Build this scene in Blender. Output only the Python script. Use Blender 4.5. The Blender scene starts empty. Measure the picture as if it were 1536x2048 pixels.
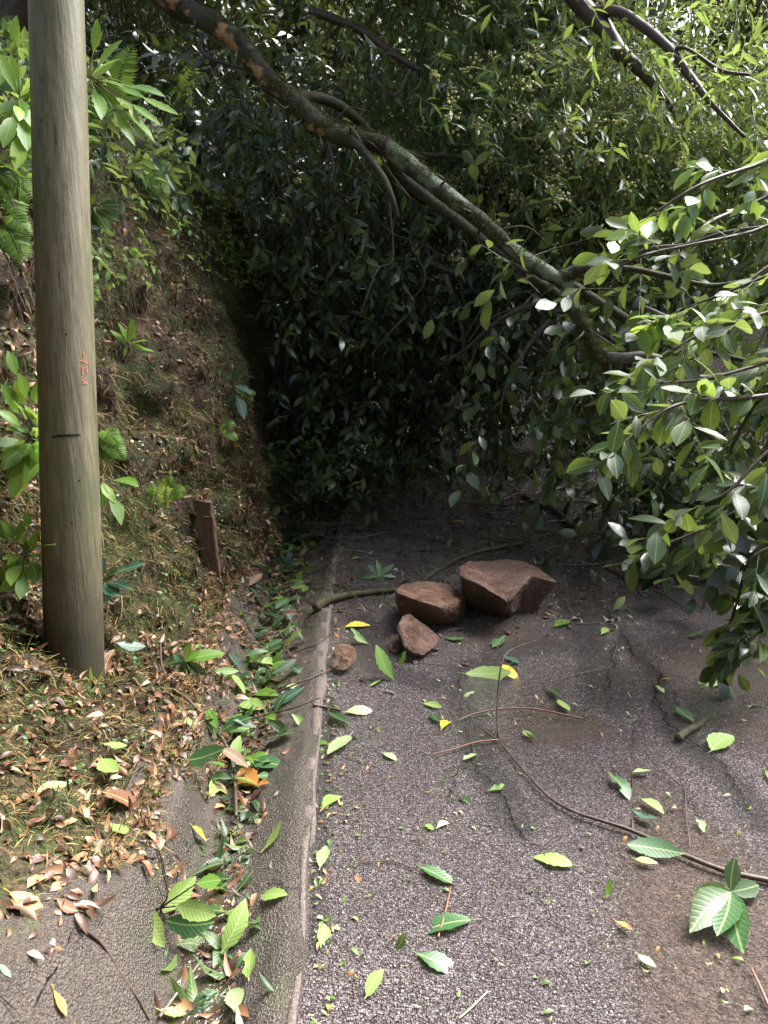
import bpy, bmesh, math, random
import numpy as np
from mathutils import Vector, Matrix

# ------------------------------------------------------------------ camera, sky, sun, exposure
SC = bpy.context.scene
COL = SC.collection
CAM_H, PITCH, FPX = 1.5, math.radians(13.5), 1479.1
cam_d = bpy.data.cameras.new('camera')
cam_d.sensor_fit = 'VERTICAL'; cam_d.sensor_height = 36; cam_d.lens = 26
cam_d.clip_start = 0.05; cam_d.clip_end = 500
cam = bpy.data.objects.new('camera', cam_d); COL.objects.link(cam)
cam.location = (0, 0, CAM_H); cam.rotation_euler = (math.pi/2-PITCH, 0, 0)
SC.camera = cam

SUN_DIR = Vector((0.44, 0.50, 0.75)).normalized()
SUN_EL = math.asin(SUN_DIR.z); SUN_AZ = math.atan2(SUN_DIR.x, SUN_DIR.y)
world = bpy.data.worlds.new('World'); SC.world = world; world.use_nodes = True
wn = world.node_tree; wn.nodes.clear()
w_out = wn.nodes.new('ShaderNodeOutputWorld'); w_bg = wn.nodes.new('ShaderNodeBackground')
w_sky = wn.nodes.new('ShaderNodeTexSky'); w_sky.sky_type = 'NISHITA'; w_sky.sun_disc = False
w_sky.sun_elevation = SUN_EL; w_sky.sun_rotation = SUN_AZ; w_sky.dust_density = 4; w_sky.air_density = 1.0
w_hsv = wn.nodes.new('ShaderNodeHueSaturation'); w_hsv.inputs['Saturation'].default_value = 0.75
wn.links.new(w_sky.outputs[0], w_hsv.inputs['Color']); wn.links.new(w_hsv.outputs[0], w_bg.inputs[0])
w_bg.inputs[1].default_value = 0.05
wn.links.new(w_bg.outputs[0], w_out.inputs[0])
sun_d = bpy.data.lights.new('sun', 'SUN'); sun_d.energy = 4.0; sun_d.angle = math.radians(58); sun_d.color = (1, .985, .96)
sun = bpy.data.objects.new('sun', sun_d); COL.objects.link(sun)
sun.rotation_euler = SUN_DIR.to_track_quat('Z', 'Y').to_euler()
SC.view_settings.view_transform = 'Standard'; SC.view_settings.look = 'None'
SC.view_settings.gamma = 1; SC.view_settings.exposure = 3.2

# ------------------------------------------------------------------ helpers
rng = np.random.default_rng(11); random.seed(5)
CP, SP = math.cos(PITCH), math.sin(PITCH)
def ray(u, v):
    a = (u-768)/FPX; b = -(v-1024)/FPX
    return np.array([a, CP+b*SP, -SP+b*CP])
def at(u, v, y):                       # a point the photo shows at (u, v), y metres ahead
    d = ray(u, v); t = y/d[1]
    return np.array([d[0]*t, y, CAM_H+d[2]*t])
def nrm(a):
    a = np.asarray(a, float); return a/np.maximum(np.linalg.norm(a, axis=-1, keepdims=True), 1e-9)

_perm = np.random.default_rng(3).random((64, 64, 64))
def vnoise(p):
    p = np.asarray(p, float); i = np.floor(p).astype(int); f = p-i; f = f*f*(3-2*f); i &= 63; j = (i+1) & 63
    X0, Y0, Z0 = i[..., 0], i[..., 1], i[..., 2]; X1, Y1, Z1 = j[..., 0], j[..., 1], j[..., 2]
    fx, fy, fz = f[..., 0], f[..., 1], f[..., 2]; P = _perm
    a = P[X0, Y0, Z0]*(1-fx)+P[X1, Y0, Z0]*fx; b = P[X0, Y1, Z0]*(1-fx)+P[X1, Y1, Z0]*fx
    c = P[X0, Y0, Z1]*(1-fx)+P[X1, Y0, Z1]*fx; d = P[X0, Y1, Z1]*(1-fx)+P[X1, Y1, Z1]*fx
    return ((a*(1-fy)+b*fy)*(1-fz)+(c*(1-fy)+d*fy)*fz)*2-1
def fbm(p, o=4):
    p = np.asarray(p, float); s = 0; a = 1; t = 0
    for k in range(o):
        s = s+a*vnoise(p*2**k+17.3*k); t += a; a *= .5
    return s/t

class MB:                              # collects geometry, builds ONE mesh object
    def __init__(s): s.V = []; s.Q = []; s.T = []; s.U = []; s.n = 0; s.A = {}
    def add(s, V, Q=None, T=None, U=None):
        V = np.asarray(V, float).reshape(-1, 3)
        if Q is not None and len(Q): s.Q.append(np.asarray(Q, int).reshape(-1, 4)+s.n)
        if T is not None and len(T): s.T.append(np.asarray(T, int).reshape(-1, 3)+s.n)
        s.U.append(np.zeros((len(V), 2)) if U is None else np.asarray(U, float)); s.V.append(V); s.n += len(V)
    def build(s, name, mat, parent=None, smooth=True, attrs=None, origin=None):
        V = np.concatenate(s.V); U = np.concatenate(s.U)
        Q = np.concatenate(s.Q) if s.Q else np.zeros((0, 4), int); T = np.concatenate(s.T) if s.T else np.zeros((0, 3), int)
        off = np.zeros(3) if origin is None else np.asarray(origin, float)
        me = bpy.data.meshes.new(name)
        me.vertices.add(len(V)); me.vertices.foreach_set('co', (V-off).astype(np.float32).ravel())
        L = np.concatenate([Q.ravel(), T.ravel()]).astype(np.int32)
        me.loops.add(len(L)); me.loops.foreach_set('vertex_index', L)
        st = np.concatenate([np.arange(len(Q))*4, len(Q)*4+np.arange(len(T))*3]).astype(np.int32)
        me.polygons.add(len(st)); me.polygons.foreach_set('loop_start', st)
        uv = me.uv_layers.new(name='UVMap'); uv.data.foreach_set('uv', U[L].astype(np.float32).ravel())
        me.update(calc_edges=True); me.validate()
        me.polygons.foreach_set('use_smooth', [smooth]*len(me.polygons))
        for k, a in (attrs or {}).items():
            at_ = me.attributes.new(k, 'FLOAT', 'POINT'); at_.data.foreach_set('value', np.asarray(a, np.float32))
        me.materials.append(mat)
        o = bpy.data.objects.new(name, me); COL.objects.link(o)
        if parent is not None: o.parent = parent; o.location = off-np.array(parent.location)
        else: o.location = off
        return o
def tag(o, label=None, cat=None, group=None, kind=None):
    if label: o['label'] = label
    if cat: o['category'] = cat
    if group: o['group'] = group
    if kind: o['kind'] = kind
    return o
def thing(name, label, cat, loc=(0, 0, 0), group=None):
    o = bpy.data.objects.new(name, None); COL.objects.link(o); o.location = tuple(loc); o.empty_display_size = .1
    return tag(o, label, cat, group)

def smooth_path(pts, rad, n):
    pts = np.asarray(pts, float); rad = np.asarray(rad, float)
    if len(pts) == 2: pts = np.array([pts[0], pts.mean(0), pts[1]]); rad = np.array([rad[0], rad.mean(), rad[1]])
    P = np.vstack([2*pts[0]-pts[1], pts, 2*pts[-1]-pts[-2]]); s = np.linspace(0, len(pts)-1, n)
    k = np.minimum(s.astype(int), len(pts)-2); t = (s-k)[:, None]
    a, b, c, d = P[k], P[k+1], P[k+2], P[k+3]
    out = .5*((2*b)+(-a+c)*t+(2*a-5*b+4*c-d)*t*t+(-a+3*b-3*c+d)*t**3)
    return out, np.interp(s, np.arange(len(rad)), rad)
def tube(mb, pts, rad, n=24, sides=8, rough=0., nscale=8., taper_ends=True):
    P, R = smooth_path(pts, rad, n)
    tn = nrm(np.gradient(P, axis=0)); up = np.array([0, 0, 1.]) if abs(tn[:, 2]).mean() < .85 else np.array([0, 1., 0])
    a = nrm(np.cross(tn, up)); b = np.cross(a, tn)
    th = np.arange(sides)*2*math.pi/sides
    ring = a[:, None]*np.cos(th)[None, :, None]+b[:, None]*np.sin(th)[None, :, None]
    rr = np.repeat(R[:, None], sides, 1)
    if rough:
        rr = rr*(1+rough*fbm((P[:, None]+ring*R[:, None, None])*nscale, 3))
    V = P[:, None]+ring*rr[..., None]
    i = np.arange(n-1)[:, None]*sides; j = np.arange(sides)[None]; k = (j+1) % sides
    Q = np.stack([i+j, i+k, i+sides+k, i+sides+j], -1).reshape(-1, 4)
    Vv = V.reshape(-1, 3); U = np.stack([np.repeat(np.arange(sides)/sides, 1)[None].repeat(n, 0), np.linspace(0, 1, n)[:, None].repeat(sides, 1)], -1).reshape(-1, 2)
    c0, c1 = len(Vv), len(Vv)+1
    Vv = np.vstack([Vv, P[0]-tn[0]*R[0]*.3, P[-1]+tn[-1]*R[-1]*.3]); U = np.vstack([U, [0, 0], [0, 1]])
    jj = np.arange(sides); kk = (jj+1) % sides; e = (n-1)*sides
    T = np.concatenate([np.stack([np.full(sides, c0), kk, jj], 1), np.stack([np.full(sides, c1), e+jj, e+kk], 1)])
    mb.add(Vv, Q, T, U)
    return P, R

# leaf templates: base at 0, tip at x=1, blade across y, face up z
def leaf_t(n=4, w=.18, fold=.25, curl=.15, serr=0., peak=.45, roll=0., bite=None):
    x = np.linspace(0, 1, n+1); pk = math.log(.5)/math.log(peak)
    wd = w*np.sin(math.pi*x**pk)**.85
    if serr and n > 9: wd[1:-1] *= 1+rng.normal(0, .05, n-1)
    if serr: wd[1:-1] *= 1+serr*np.where(np.arange(1, n) % 2, 1, -1)
    z = -curl*x**2+.3*curl*x
    bend = rng.normal(0, .05)*np.sin(math.pi*x) if n > 9 else 0*x
    V = [(x[i], bend[i], z[i]) for i in range(n+1)]; U = [(.5, x[i]) for i in range(n+1)]
    for s in (1, -1):
        for i in range(1, n):
            V.append((x[i], bend[i]+s*wd[i]*(1 if not bite or s != bite[0] or abs(i-bite[1]) > 1 else .45), z[i]+fold*wd[i]+s*roll*x[i]*wd[i])); U.append((.5+s*.5*wd[i]/w, x[i]))
    Q = []; T = []
    for s, o in ((1, n+1), (-1, 2*n)):
        e = lambda i: o+i-1
        def q(*f): (Q if len(f) == 4 else T).append(f if s > 0 else f[::-1])
        q(0, 1, e(1))
        for i in range(1, n-1): q(i, i+1, e(i+1), e(i))
        q(n-1, n, e(n-1))
    return np.array(V), np.array(Q).reshape(-1, 4), np.array(T).reshape(-1, 3), np.array(U)
def frames(D, N):                       # columns: leaf direction, across, normal
    X = nrm(D); Y = nrm(np.cross(N, X)); Z = np.cross(X, Y)
    return np.stack([X, Y, Z], -1)
def inst(mb, t, P, R, S):
    V, Q, T, U = t; P = np.asarray(P, float); N = len(P)
    if N == 0: return
    S = np.asarray(S, float); S = S[:, None, None] if S.ndim == 1 else S[:, None, :]
    W = P[:, None]+np.einsum('nij,nvj->nvi', R, V[None]*S)
    o = (np.arange(N)*len(V))[:, None, None]
    mb.add(W.reshape(-1, 3), (Q[None]+o).reshape(-1, 4) if len(Q) else None, (T[None]+o).reshape(-1, 3) if len(T) else None, np.tile(U, (N, 1)))
def rand_dir(n):
    return nrm(rng.normal(size=(n, 3)))

STRIP_V = np.array([(0, .5, 0), (0, -.5, 0), (.4, .4, .12), (.4, -.4, .12), (.75, .25, .08), (.75, -.25, .08), (1, 0, -.08)])
STRIP = (STRIP_V, np.array([(0, 1, 3, 2), (2, 3, 5, 4)]), np.array([(4, 5, 6)]), STRIP_V[:, :2]+[0, .5])
OCT_V = np.array([(1, 0, 0), (-1, 0, 0), (0, 1, 0), (0, -1, 0), (0, 0, 1), (0, 0, -1)], float)
OCT = (OCT_V, np.zeros((0, 4), int), np.array([(0, 2, 4), (2, 1, 4), (1, 3, 4), (3, 0, 4), (2, 0, 5), (1, 2, 5), (3, 1, 5), (0, 3, 5)]), OCT_V[:, :2])
# twig strip tube: 3-sided, 3 segments, along x with unit length; y,z scaled by radius
def _twig_t():
    V = []; Q = []
    for i, x in enumerate((0, .33, .66, 1)):
        for k in range(3):
            a = k*2*math.pi/3; r = 1-.6*x; V.append((x, r*math.cos(a), r*math.sin(a)))
    for i in range(3):
        for k in range(3): Q.append((i*3+k, i*3+(k+1) % 3, i*3+3+(k+1) % 3, i*3+3+k))
    V = np.array(V); return V, np.array(Q), np.zeros((0, 3), int), V[:, :2]
TWIG = _twig_t()

def foliage(mbl, mbt, O, D, L, nleaf, ll, tmpls, droop=.3, spread=.9, updir=(0, 0, 1), jit=.5, t0=.25, leafdroop=.25, twr=.004, flow=None, nflow=0, fsz=.011):
    """twigs from O along D of length L carrying leaves; vectorised"""
    O = np.asarray(O, float); D = nrm(D); L = np.broadcast_to(L, (len(O),))
    ok = ~((np.hypot(O[:, 0]/O[:, 1]-.372, ((O[:, 2]-CAM_H)/O[:, 1]-.366)*1.1) < .034+.012*np.sin(O[:, 1]*9)) & (O[:, 1] > 5))     # a ragged hole in the canopy
    O, D, L = O[ok], D[ok], L[ok]; n = len(O); L = np.broadcast_to(L, (n,)).astype(float)
    t = np.linspace(t0, 1, nleaf)[None]+rng.uniform(-.04, .04, (n, nleaf)); tl = t*L[:, None]
    P = O[:, None]+D[:, None]*tl[..., None]; P[..., 2] -= droop*(t**2)*L[:, None]
    Dk = nrm(D[:, None]+np.array([0, 0, -1.])*(2*droop*t)[..., None])
    S = nrm(np.cross(Dk, rand_dir(n)[:, None].repeat(nleaf, 1)*.3+np.array([0, 0, 1.]))); B = np.cross(S, Dk)
    ph = np.arange(nleaf)[None]*2.4+rng.uniform(0, 6.28, (n, 1))+rng.normal(0, .3, (n, nleaf))
    rad = S*np.cos(ph)[..., None]+B*np.sin(ph)[..., None]*.7
    ld = nrm(Dk*.6+rad*spread+np.array([0, 0, -1.])*leafdroop+rng.normal(0, .15, (n, nleaf, 3)))
    nn = np.asarray(updir, float)+Dk*-.0+rng.normal(0, jit, (n, nleaf, 3))
    R = frames(ld.reshape(-1, 3), nn.reshape(-1, 3)); Pf = P.reshape(-1, 3); sz = ll*rng.uniform(.6, 1.2, n*nleaf)
    pick = rng.integers(0, len(tmpls), n*nleaf)
    for k, tm in enumerate(tmpls):
        m = pick == k; inst(mbl, tm, Pf[m], R[m], sz[m])
    if mbt is not None:
        for a, b in ((0, .55), (.5, 1)):
            A = O+D*(L*a)[:, None]; A[:, 2] -= droop*a*a*L; Bp = O+D*(L*b)[:, None]; Bp[:, 2] -= droop*b*b*L
            ln = np.linalg.norm(Bp-A, axis=1); R2 = frames(Bp-A, rand_dir(n))
            r = twr*(1 if a == 0 else .55); inst(mbt, TWIG, A, R2, np.stack([ln, np.full(n, r), np.full(n, r)], 1))
    if flow is not None and nflow:
        tip = P[:, -1]
        q = tip[:, None]+rng.normal(0, 1, (n, nflow, 3))*np.array([.03, .03, .025])
        q = q.reshape(-1, 3); inst(flow, OCT, q, frames(rand_dir(len(q)), rand_dir(len(q))), fsz*rng.uniform(.6, 1.3, len(q)))

# ------------------------------------------------------------------ materials
def mat(name): 
    m = bpy.data.materials.new(name); m.use_nodes = True; nt = m.node_tree; nt.nodes.clear(); return m, nt
class G:                                # tiny node builder
    def __init__(s, name): s.m, s.t = mat(name); s.out = s.n('ShaderNodeOutputMaterial')
    def n(s, ty, **kw):
        nd = s.t.nodes.new(ty)
        for k, v in kw.items(): setattr(nd, k, v)
        return nd
    def put(s, sock, v):
        if isinstance(v, bpy.types.NodeSocket): s.t.links.new(v, sock)
        elif isinstance(v, tuple) and len(v) == 3 and sock.type == 'RGBA': sock.default_value = (*v, 1)
        else: sock.default_value = v
    def co(s, kind='Object', scale=None):
        c = s.n('ShaderNodeTexCoord').outputs[kind]
        if scale is None: return c
        mp = s.n('ShaderNodeMapping'); s.put(mp.inputs['Vector'], c); mp.inputs['Scale'].default_value = scale; return mp.outputs[0]
    def noise(s, v, sc, det=4, rough=.55, dist=0, out='Fac'):
        nd = s.n('ShaderNodeTexNoise'); s.put(nd.inputs['Vector'], v); nd.inputs['Scale'].default_value = sc; nd.inputs['Detail'].default_value = det
        nd.inputs['Roughness'].default_value = rough; nd.inputs['Distortion'].default_value = dist; return nd.outputs[out]
    def vor(s, v, sc, feat='F1', out='Distance', rnd=1):
        nd = s.n('ShaderNodeTexVoronoi', feature=feat); s.put(nd.inputs['Vector'], v); nd.inputs['Scale'].default_value = sc; nd.inputs['Randomness'].default_value = rnd; return nd.outputs[out]
    def ramp(s, f, *stops, interp='LINEAR'):
        nd = s.n('ShaderNodeValToRGB'); cr = nd.color_ramp; cr.interpolation = interp
        while len(cr.elements) > 1: cr.elements.remove(cr.elements[-1])
        for i, (p, c) in enumerate(stops):
            e = cr.elements[0] if i == 0 else cr.elements.new(p)
            e.position = p; c = (c, c, c) if isinstance(c, (int, float)) else c; e.color = (*c, 1)
        s.put(nd.inputs[0], f); return nd.outputs[0]
    def mix(s, f, a, b, mode='MIX'):
        nd = s.n('ShaderNodeMix', data_type='RGBA', blend_type=mode); s.put(nd.inputs[0], f); s.put(nd.inputs[6], a); s.put(nd.inputs[7], b); return nd.outputs[2]
    def math(s, op, a, b=0., clamp=False):
        nd = s.n('ShaderNodeMath', operation=op, use_clamp=clamp); s.put(nd.inputs[0], a); s.put(nd.inputs[1], b); return nd.outputs[0]
    def bump(s, h, st=.5, d=.01, nrm_=None):
        nd = s.n('ShaderNodeBump'); s.put(nd.inputs['Strength'], st); nd.inputs['Distance'].default_value = d; s.put(nd.inputs['Height'], h)
        if nrm_ is not None: s.put(nd.inputs['Normal'], nrm_)
        return nd.outputs[0]
    def pbr(s, col, rough=.6, nor=None, spec=.5, trans=None, tcol=None):
        p = s.n('ShaderNodeBsdfPrincipled'); s.put(p.inputs['Base Color'], col); s.put(p.inputs['Roughness'], rough); s.put(p.inputs['Specular IOR Level'], spec)
        if nor is not None: s.put(p.inputs['Normal'], nor)
        sh = p.outputs[0]
        if trans:
            tr = s.n('ShaderNodeBsdfTranslucent'); s.put(tr.inputs[0], tcol if tcol is not None else col)
            mx = s.n('ShaderNodeMixShader'); mx.inputs[0].default_value = trans; s.t.links.new(sh, mx.inputs[1]); s.t.links.new(tr.outputs[0], mx.inputs[2]); sh = mx.outputs[0]
        s.t.links.new(sh, s.out.inputs[0]); return s.m
    def isl(s): return s.n('ShaderNodeNewGeometry').outputs['Random Per Island']
    def attr(s, nm): return s.n('ShaderNodeAttribute', attribute_name=nm).outputs['Fac']

def leaf_mat(name, c0, c1, c2, rough=.32, trans=.35, under=1.5, veins=True, spec=.5, blotch=None):
    g = G(name); r = g.isl(); col = g.ramp(r, (0, c0), (.55, c1), (1, c2))
    geo = g.n('ShaderNodeNewGeometry')
    und = g.mix(1., col, (min(1, under),)*2+(min(1, under*.8),), 'MULTIPLY') if under <= 1 else g.mix(.35, col, (.22, .27, .15))
    col = g.mix(geo.outputs['Backfacing'], col, und)
    nor = None
    if veins:
        uv = g.n('ShaderNodeTexCoord').outputs['UV']; sx = g.n('ShaderNodeSeparateXYZ'); g.put(sx.inputs[0], uv)
        a = g.math('ABSOLUTE', g.math('SUBTRACT', sx.outputs[0], .5))
        mid = g.math('LESS_THAN', a, .035)
        w = g.math('SINE', g.math('MULTIPLY', g.math('SUBTRACT', sx.outputs[1], g.math('MULTIPLY', a, .45)), 62.))
        w2 = g.math('POWER', g.math('ADD', g.math('MULTIPLY', w, .5), .5), 6.)
        col = g.mix(g.math('MULTIPLY', w2, .07), col, g.mix(.5, col, (.35, .42, .2)))
        col = g.mix(g.math('MULTIPLY', mid, .4), col, (.38, .45, .2))
        nor = g.bump(g.math('SUBTRACT', 1., w2), .25, .002)
    if blotch:
        bl = g.ramp(g.noise(g.co('Object'), 45, 2), (.58, 0.), (.66, 1.)); col = g.mix(g.math('MULTIPLY', bl, .8), col, blotch)
    return g.pbr(col, rough, nor, spec, trans, g.mix(.5, col, (.42, .55, .08)) if trans else None)
M = {}
M['leaf_dark'] = leaf_mat('leaf_dark', (.007, .018, .009), (.012, .029, .011), (.03, .053, .018), .27, .1, 1.6, False, .5)  # laurel green taken darker to put the hollow's shade into its colour
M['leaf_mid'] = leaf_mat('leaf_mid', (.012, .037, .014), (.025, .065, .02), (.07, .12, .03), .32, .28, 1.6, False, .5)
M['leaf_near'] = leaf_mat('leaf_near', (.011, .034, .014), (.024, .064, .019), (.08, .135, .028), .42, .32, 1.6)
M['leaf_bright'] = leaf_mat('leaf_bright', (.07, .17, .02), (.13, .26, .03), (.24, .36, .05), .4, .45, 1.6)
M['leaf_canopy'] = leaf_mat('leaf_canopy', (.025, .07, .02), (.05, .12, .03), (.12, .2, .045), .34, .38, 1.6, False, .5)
M['leaf_lime'] = leaf_mat('leaf_lime', (.15, .235, .055), (.2, .29, .07), (.27, .35, .1), .5, .2, 1.6)
M['leaf_pale'] = leaf_mat('leaf_pale', (.2, .26, .115), (.25, .31, .15), (.3, .36, .19), .42, .15, 1.6)
M['leaf_wet'] = leaf_mat('leaf_wet', (.025, .07, .022), (.035, .095, .028), (.055, .13, .035), .42, .1, 1.6)
M['leaf_blue'] = leaf_mat('leaf_blue', (.03, .075, .055), (.04, .095, .065), (.06, .12, .075), .28, .12, 1.6)
M['leaf_yellow'] = leaf_mat('leaf_yellow', (.5, .4, .03), (.58, .46, .04), (.62, .52, .06), .45, .2, 1.6, True, .4, (.2, .1, .02))
M['leaf_orange'] = leaf_mat('leaf_orange', (.3, .11, .025), (.4, .17, .04), (.48, .24, .06), .45, .12, .9, True, .4, (.12, .05, .02))
M['leaf_brown'] = leaf_mat('leaf_brown', (.09, .04, .02), (.17, .075, .035), (.32, .17, .08), .5, .1, .9, True, .35)
M['leaf_cream'] = leaf_mat('leaf_cream', (.5, .42, .26), (.55, .46, .3), (.58, .5, .34), .5, .15, .95)
M['fern'] = leaf_mat('fern', (.06, .13, .02), (.11, .2, .03), (.17, .27, .05), .5, .4, 1.6, False, .3)
M['grass'] = leaf_mat('grass', (.1, .2, .03), (.15, .26, .04), (.25, .34, .07), .5, .4, 1.6, False, .3)
g = G('moss_strand'); M['moss_strand'] = g.pbr(g.ramp(g.isl(), (0, (.03, .045, .012)), (.4, (.075, .085, .025)), (.7, (.19, .14, .055)), (1, (.38, .27, .12))), .8, None, .2, .2)
g = G('trunk_moss'); M['trunk_moss'] = g.pbr(g.ramp(g.isl(), (0, (.035, .042, .012)), (.6, (.085, .09, .028)), (1, (.16, .155, .06))), .85, None, .2, .15)
g = G('litter'); M['litter'] = g.pbr(g.ramp(g.isl(), (0, (.035, .017, .01)), (.4, (.09, .042, .023)), (.75, (.19, .09, .042)), (.94, (.32, .18, .09)), (1, (.42, .33, .23))), .45, None, .45, .1)
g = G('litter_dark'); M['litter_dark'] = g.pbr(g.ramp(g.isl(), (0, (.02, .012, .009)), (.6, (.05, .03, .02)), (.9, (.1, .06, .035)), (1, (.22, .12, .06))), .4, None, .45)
g = G('scraps'); M['scraps'] = g.pbr(g.ramp(g.isl(), (0, (.05, .1, .02)), (.4, (.12, .19, .04)), (.65, (.2, .15, .05)), (.85, (.28, .12, .045)), (.95, (.3, .3, .12)), (1, (.42, .35, .24))), .4, None, .45, .1)
g = G('blossom'); M['blossom'] = g.pbr(g.ramp(g.isl(), (0, (.34, .32, .13)), (.6, (.46, .43, .2)), (1, (.56, .53, .3))), .7, None, .2, .2)

# bank soil
g = G('bank_soil'); c = g.co(); n1 = g.noise(c, 2.2, 5, .6); n2 = g.noise(c, 14, 6, .65); n3 = g.noise(c, 70, 4, .7)
soil = g.ramp(n3, (.3, (.016, .009, .006)), (.55, (.05, .028, .018)), (.75, (.11, .066, .04)))
moss = g.ramp(n3, (.3, (.022, .028, .008)), (.6, (.06, .075, .018)), (.8, (.14, .13, .04)))
dry = g.ramp(n3, (.3, (.05, .03, .016)), (.6, (.15, .095, .045)), (.8, (.24, .16, .08)))
col = g.mix(g.ramp(n1, (.42, 0.), (.56, 1.)), soil, moss); col = g.mix(g.ramp(n2, (.5, 0.), (.62, 1.)), col, dry)
M['bank'] = g.pbr(col, .75, g.bump(g.math('ADD', n3, g.math('MULTIPLY', n2, 2.)), .9, .04), .3)
g = G('forest_floor'); c = g.co(); n3 = g.noise(c, 9, 6, .7); M['floor'] = g.pbr(g.ramp(n3, (.3, (.012, .009, .006)), (.7, (.05, .04, .022))), .9, g.bump(n3, 1., .1), .2)
# wet coarse asphalt
g = G('asphalt'); c = g.co(); mud = g.attr('mud'); dn = g.n('ShaderNodeVectorMath', operation='MULTIPLY_ADD'); g.put(dn.inputs[0], g.noise(c, 70, 3, .6, out='Color')); dn.inputs[1].default_value = (.012, .012, .012); g.put(dn.inputs[2], c); cw = dn.outputs[0]
vd = g.vor(cw, 185); vc = g.vor(cw, 185, out='Color'); sv = g.n('ShaderNodeSeparateColor'); g.put(sv.inputs[0], vc)
vd2 = g.vor(c, 230)
big = g.noise(c, 1.3, 5, .6)
st = g.ramp(sv.outputs[0], (0, (.085, .068, .074)), (.3, (.165, .13, .138)), (.65, (.25, .2, .208)), (.9, (.35, .29, .295)), (1, (.56, .49, .49)))
st = g.mix(g.ramp(vd, (.35, 0.), (.75, 1.)), st, (.035, .03, .028))
st = g.mix(g.ramp(big, (.35, .4), (.6, 0.)), st, (.06, .05, .05))
st = g.mix(g.math('MULTIPLY', g.ramp(g.math('ADD', g.attr('tar'), g.math('MULTIPLY', g.math('SUBTRACT', g.noise(c, 26, 6, .8), .5), 1.5)), (.3, 0.), (.75, 1.)), .6), st, (.035, .03, .032))
md = g.mix(g.ramp(g.noise(c, 30, 4), (.4, 0.), (.7, 1.)), (.06, .04, .03), (.1, .068, .05))
stone_up = g.math('SUBTRACT', 1., vd)
mm = g.math('ADD', mud, g.math('MULTIPLY', g.math('SUBTRACT', g.noise(c, 40, 6, .8), .5), 1.5)); mm = g.ramp(mm, (.4, 0.), (.72, 1.))
col = g.mix(g.math('MULTIPLY', mm, .8), st, md)
h = g.math('MULTIPLY', g.math('ADD', stone_up, g.math('MULTIPLY', sv.outputs[1], .5)), g.math('SUBTRACT', 1., g.math('MULTIPLY', mm, .68)))
h = g.math('ADD', h, g.math('MULTIPLY', g.noise(c, 260, 4, .7), .35)); h = g.math('ADD', h, g.math('MULTIPLY', g.noise(g.co('Object', (.8, 1.3, 1)), 62, 3, .55), 2.2)); h = g.math('ADD', h, g.math('MULTIPLY', g.math('MULTIPLY', mm, g.noise(g.co('Object', (1, 2.2, 1)), 75, 2, .5)), 1.6))
M['asphalt'] = g.pbr(col, g.mix(mm, g.mix(g.ramp(g.noise(c, 25, 3), (.4, 0.), (.6, 1.)), (.06,)*3, (.2,)*3), (.08,)*3), g.bump(h, 1., .013), .8)
# gutter concrete
g = G('concrete'); c = g.co(); n1 = g.noise(c, 3, 5, .6); n3 = g.noise(c, 95, 6, .8); vd = g.vor(c, 150)
col = g.ramp(n3, (.3, (.022, .016, .013)), (.5, (.058, .043, .034)), (.7, (.15, .117, .096)))
col = g.mix(g.ramp(vd, (.1, .55), (.26, 0.)), col, (.34, .28, .24)); col = g.mix(g.ramp(n1, (.42, .6), (.6, 0.)), col, (.035, .029, .022))
col = g.mix(g.ramp(g.noise(c, 7, 6, .7), (.56, 0.), (.7, .7)), col, (.06, .07, .02))
M['concrete'] = g.pbr(col, g.ramp(n1, (.4, .16), (.65, .4)), g.bump(g.math('ADD', n3, vd), 1., .006), .6)
g = G('kerb_edge'); c = g.co(); n3 = g.noise(c, 110, 4, .7)
M['kerb'] = g.pbr(g.ramp(n3, (.3, (.05, .039, .032)), (.55, (.135, .105, .09)), (.75, (.28, .23, .2))), .5, g.bump(n3, .9, .01), .45)
g = G('crack_tar'); M['crack'] = g.pbr((.006, .0055, .0055), .95, None, .02)
g = G('gutter_water'); c = g.co(); M['water'] = g.pbr((.035, .024, .016), .04, g.bump(g.noise(c, 35, 3, .5, .6), .5, .02), .8)
# pole wood
g = G('pole_wood'); c = g.co(); cs = g.co('Object', (22, 22, 1.6)); fine = g.noise(cs, 3, 6, .7); sp = g.noise(c, 60, 3); bl = g.noise(g.co('Object', (3, 3, 1.4)), 2.2, 4, .6)
col = g.ramp(fine, (.3, (.062, .05, .03)), (.5, (.135, .113, .07)), (.72, (.22, .19, .13)))
col = g.mix(g.ramp(bl, (.42, 0.), (.62, .8)), col, (.075, .08, .04))
sx = g.n('ShaderNodeSeparateXYZ'); g.put(sx.inputs[0], c)
damp = g.ramp(g.math('ADD', sx.outputs[2], g.math('MULTIPLY', g.noise(c, 5, 4), .5)), (.5, .95), (1.75, 0.))
col = g.mix(damp, col, (.034, .03, .017)); col = g.mix(g.ramp(sp, (.68, 0.), (.74, .7)), col, (.04, .03, .02))
chk = g.ramp(g.noise(g.co('Object', (30, 30, .9)), 2.2, 3, .5), (.62, 0.), (.7, .6)); col = g.mix(chk, col, (.03, .025, .018))
kn = g.vor(g.co('Object', (4, 4, 1.8)), 1.6); col = g.mix(g.ramp(kn, (.08, .65), (.2, 0.)), col, (.07, .055, .04))
M['pole'] = g.pbr(col, .55, g.bump(g.math('ADD', fine, g.math('MULTIPLY', sp, .3)), .35, .008), .4)
g = G('saw_cut'); M['cut'] = g.pbr((.008, .007, .006), .9)
g = G('red_chalk'); M['chalk'] = g.pbr((.5, .1, .08), .8)
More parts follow.
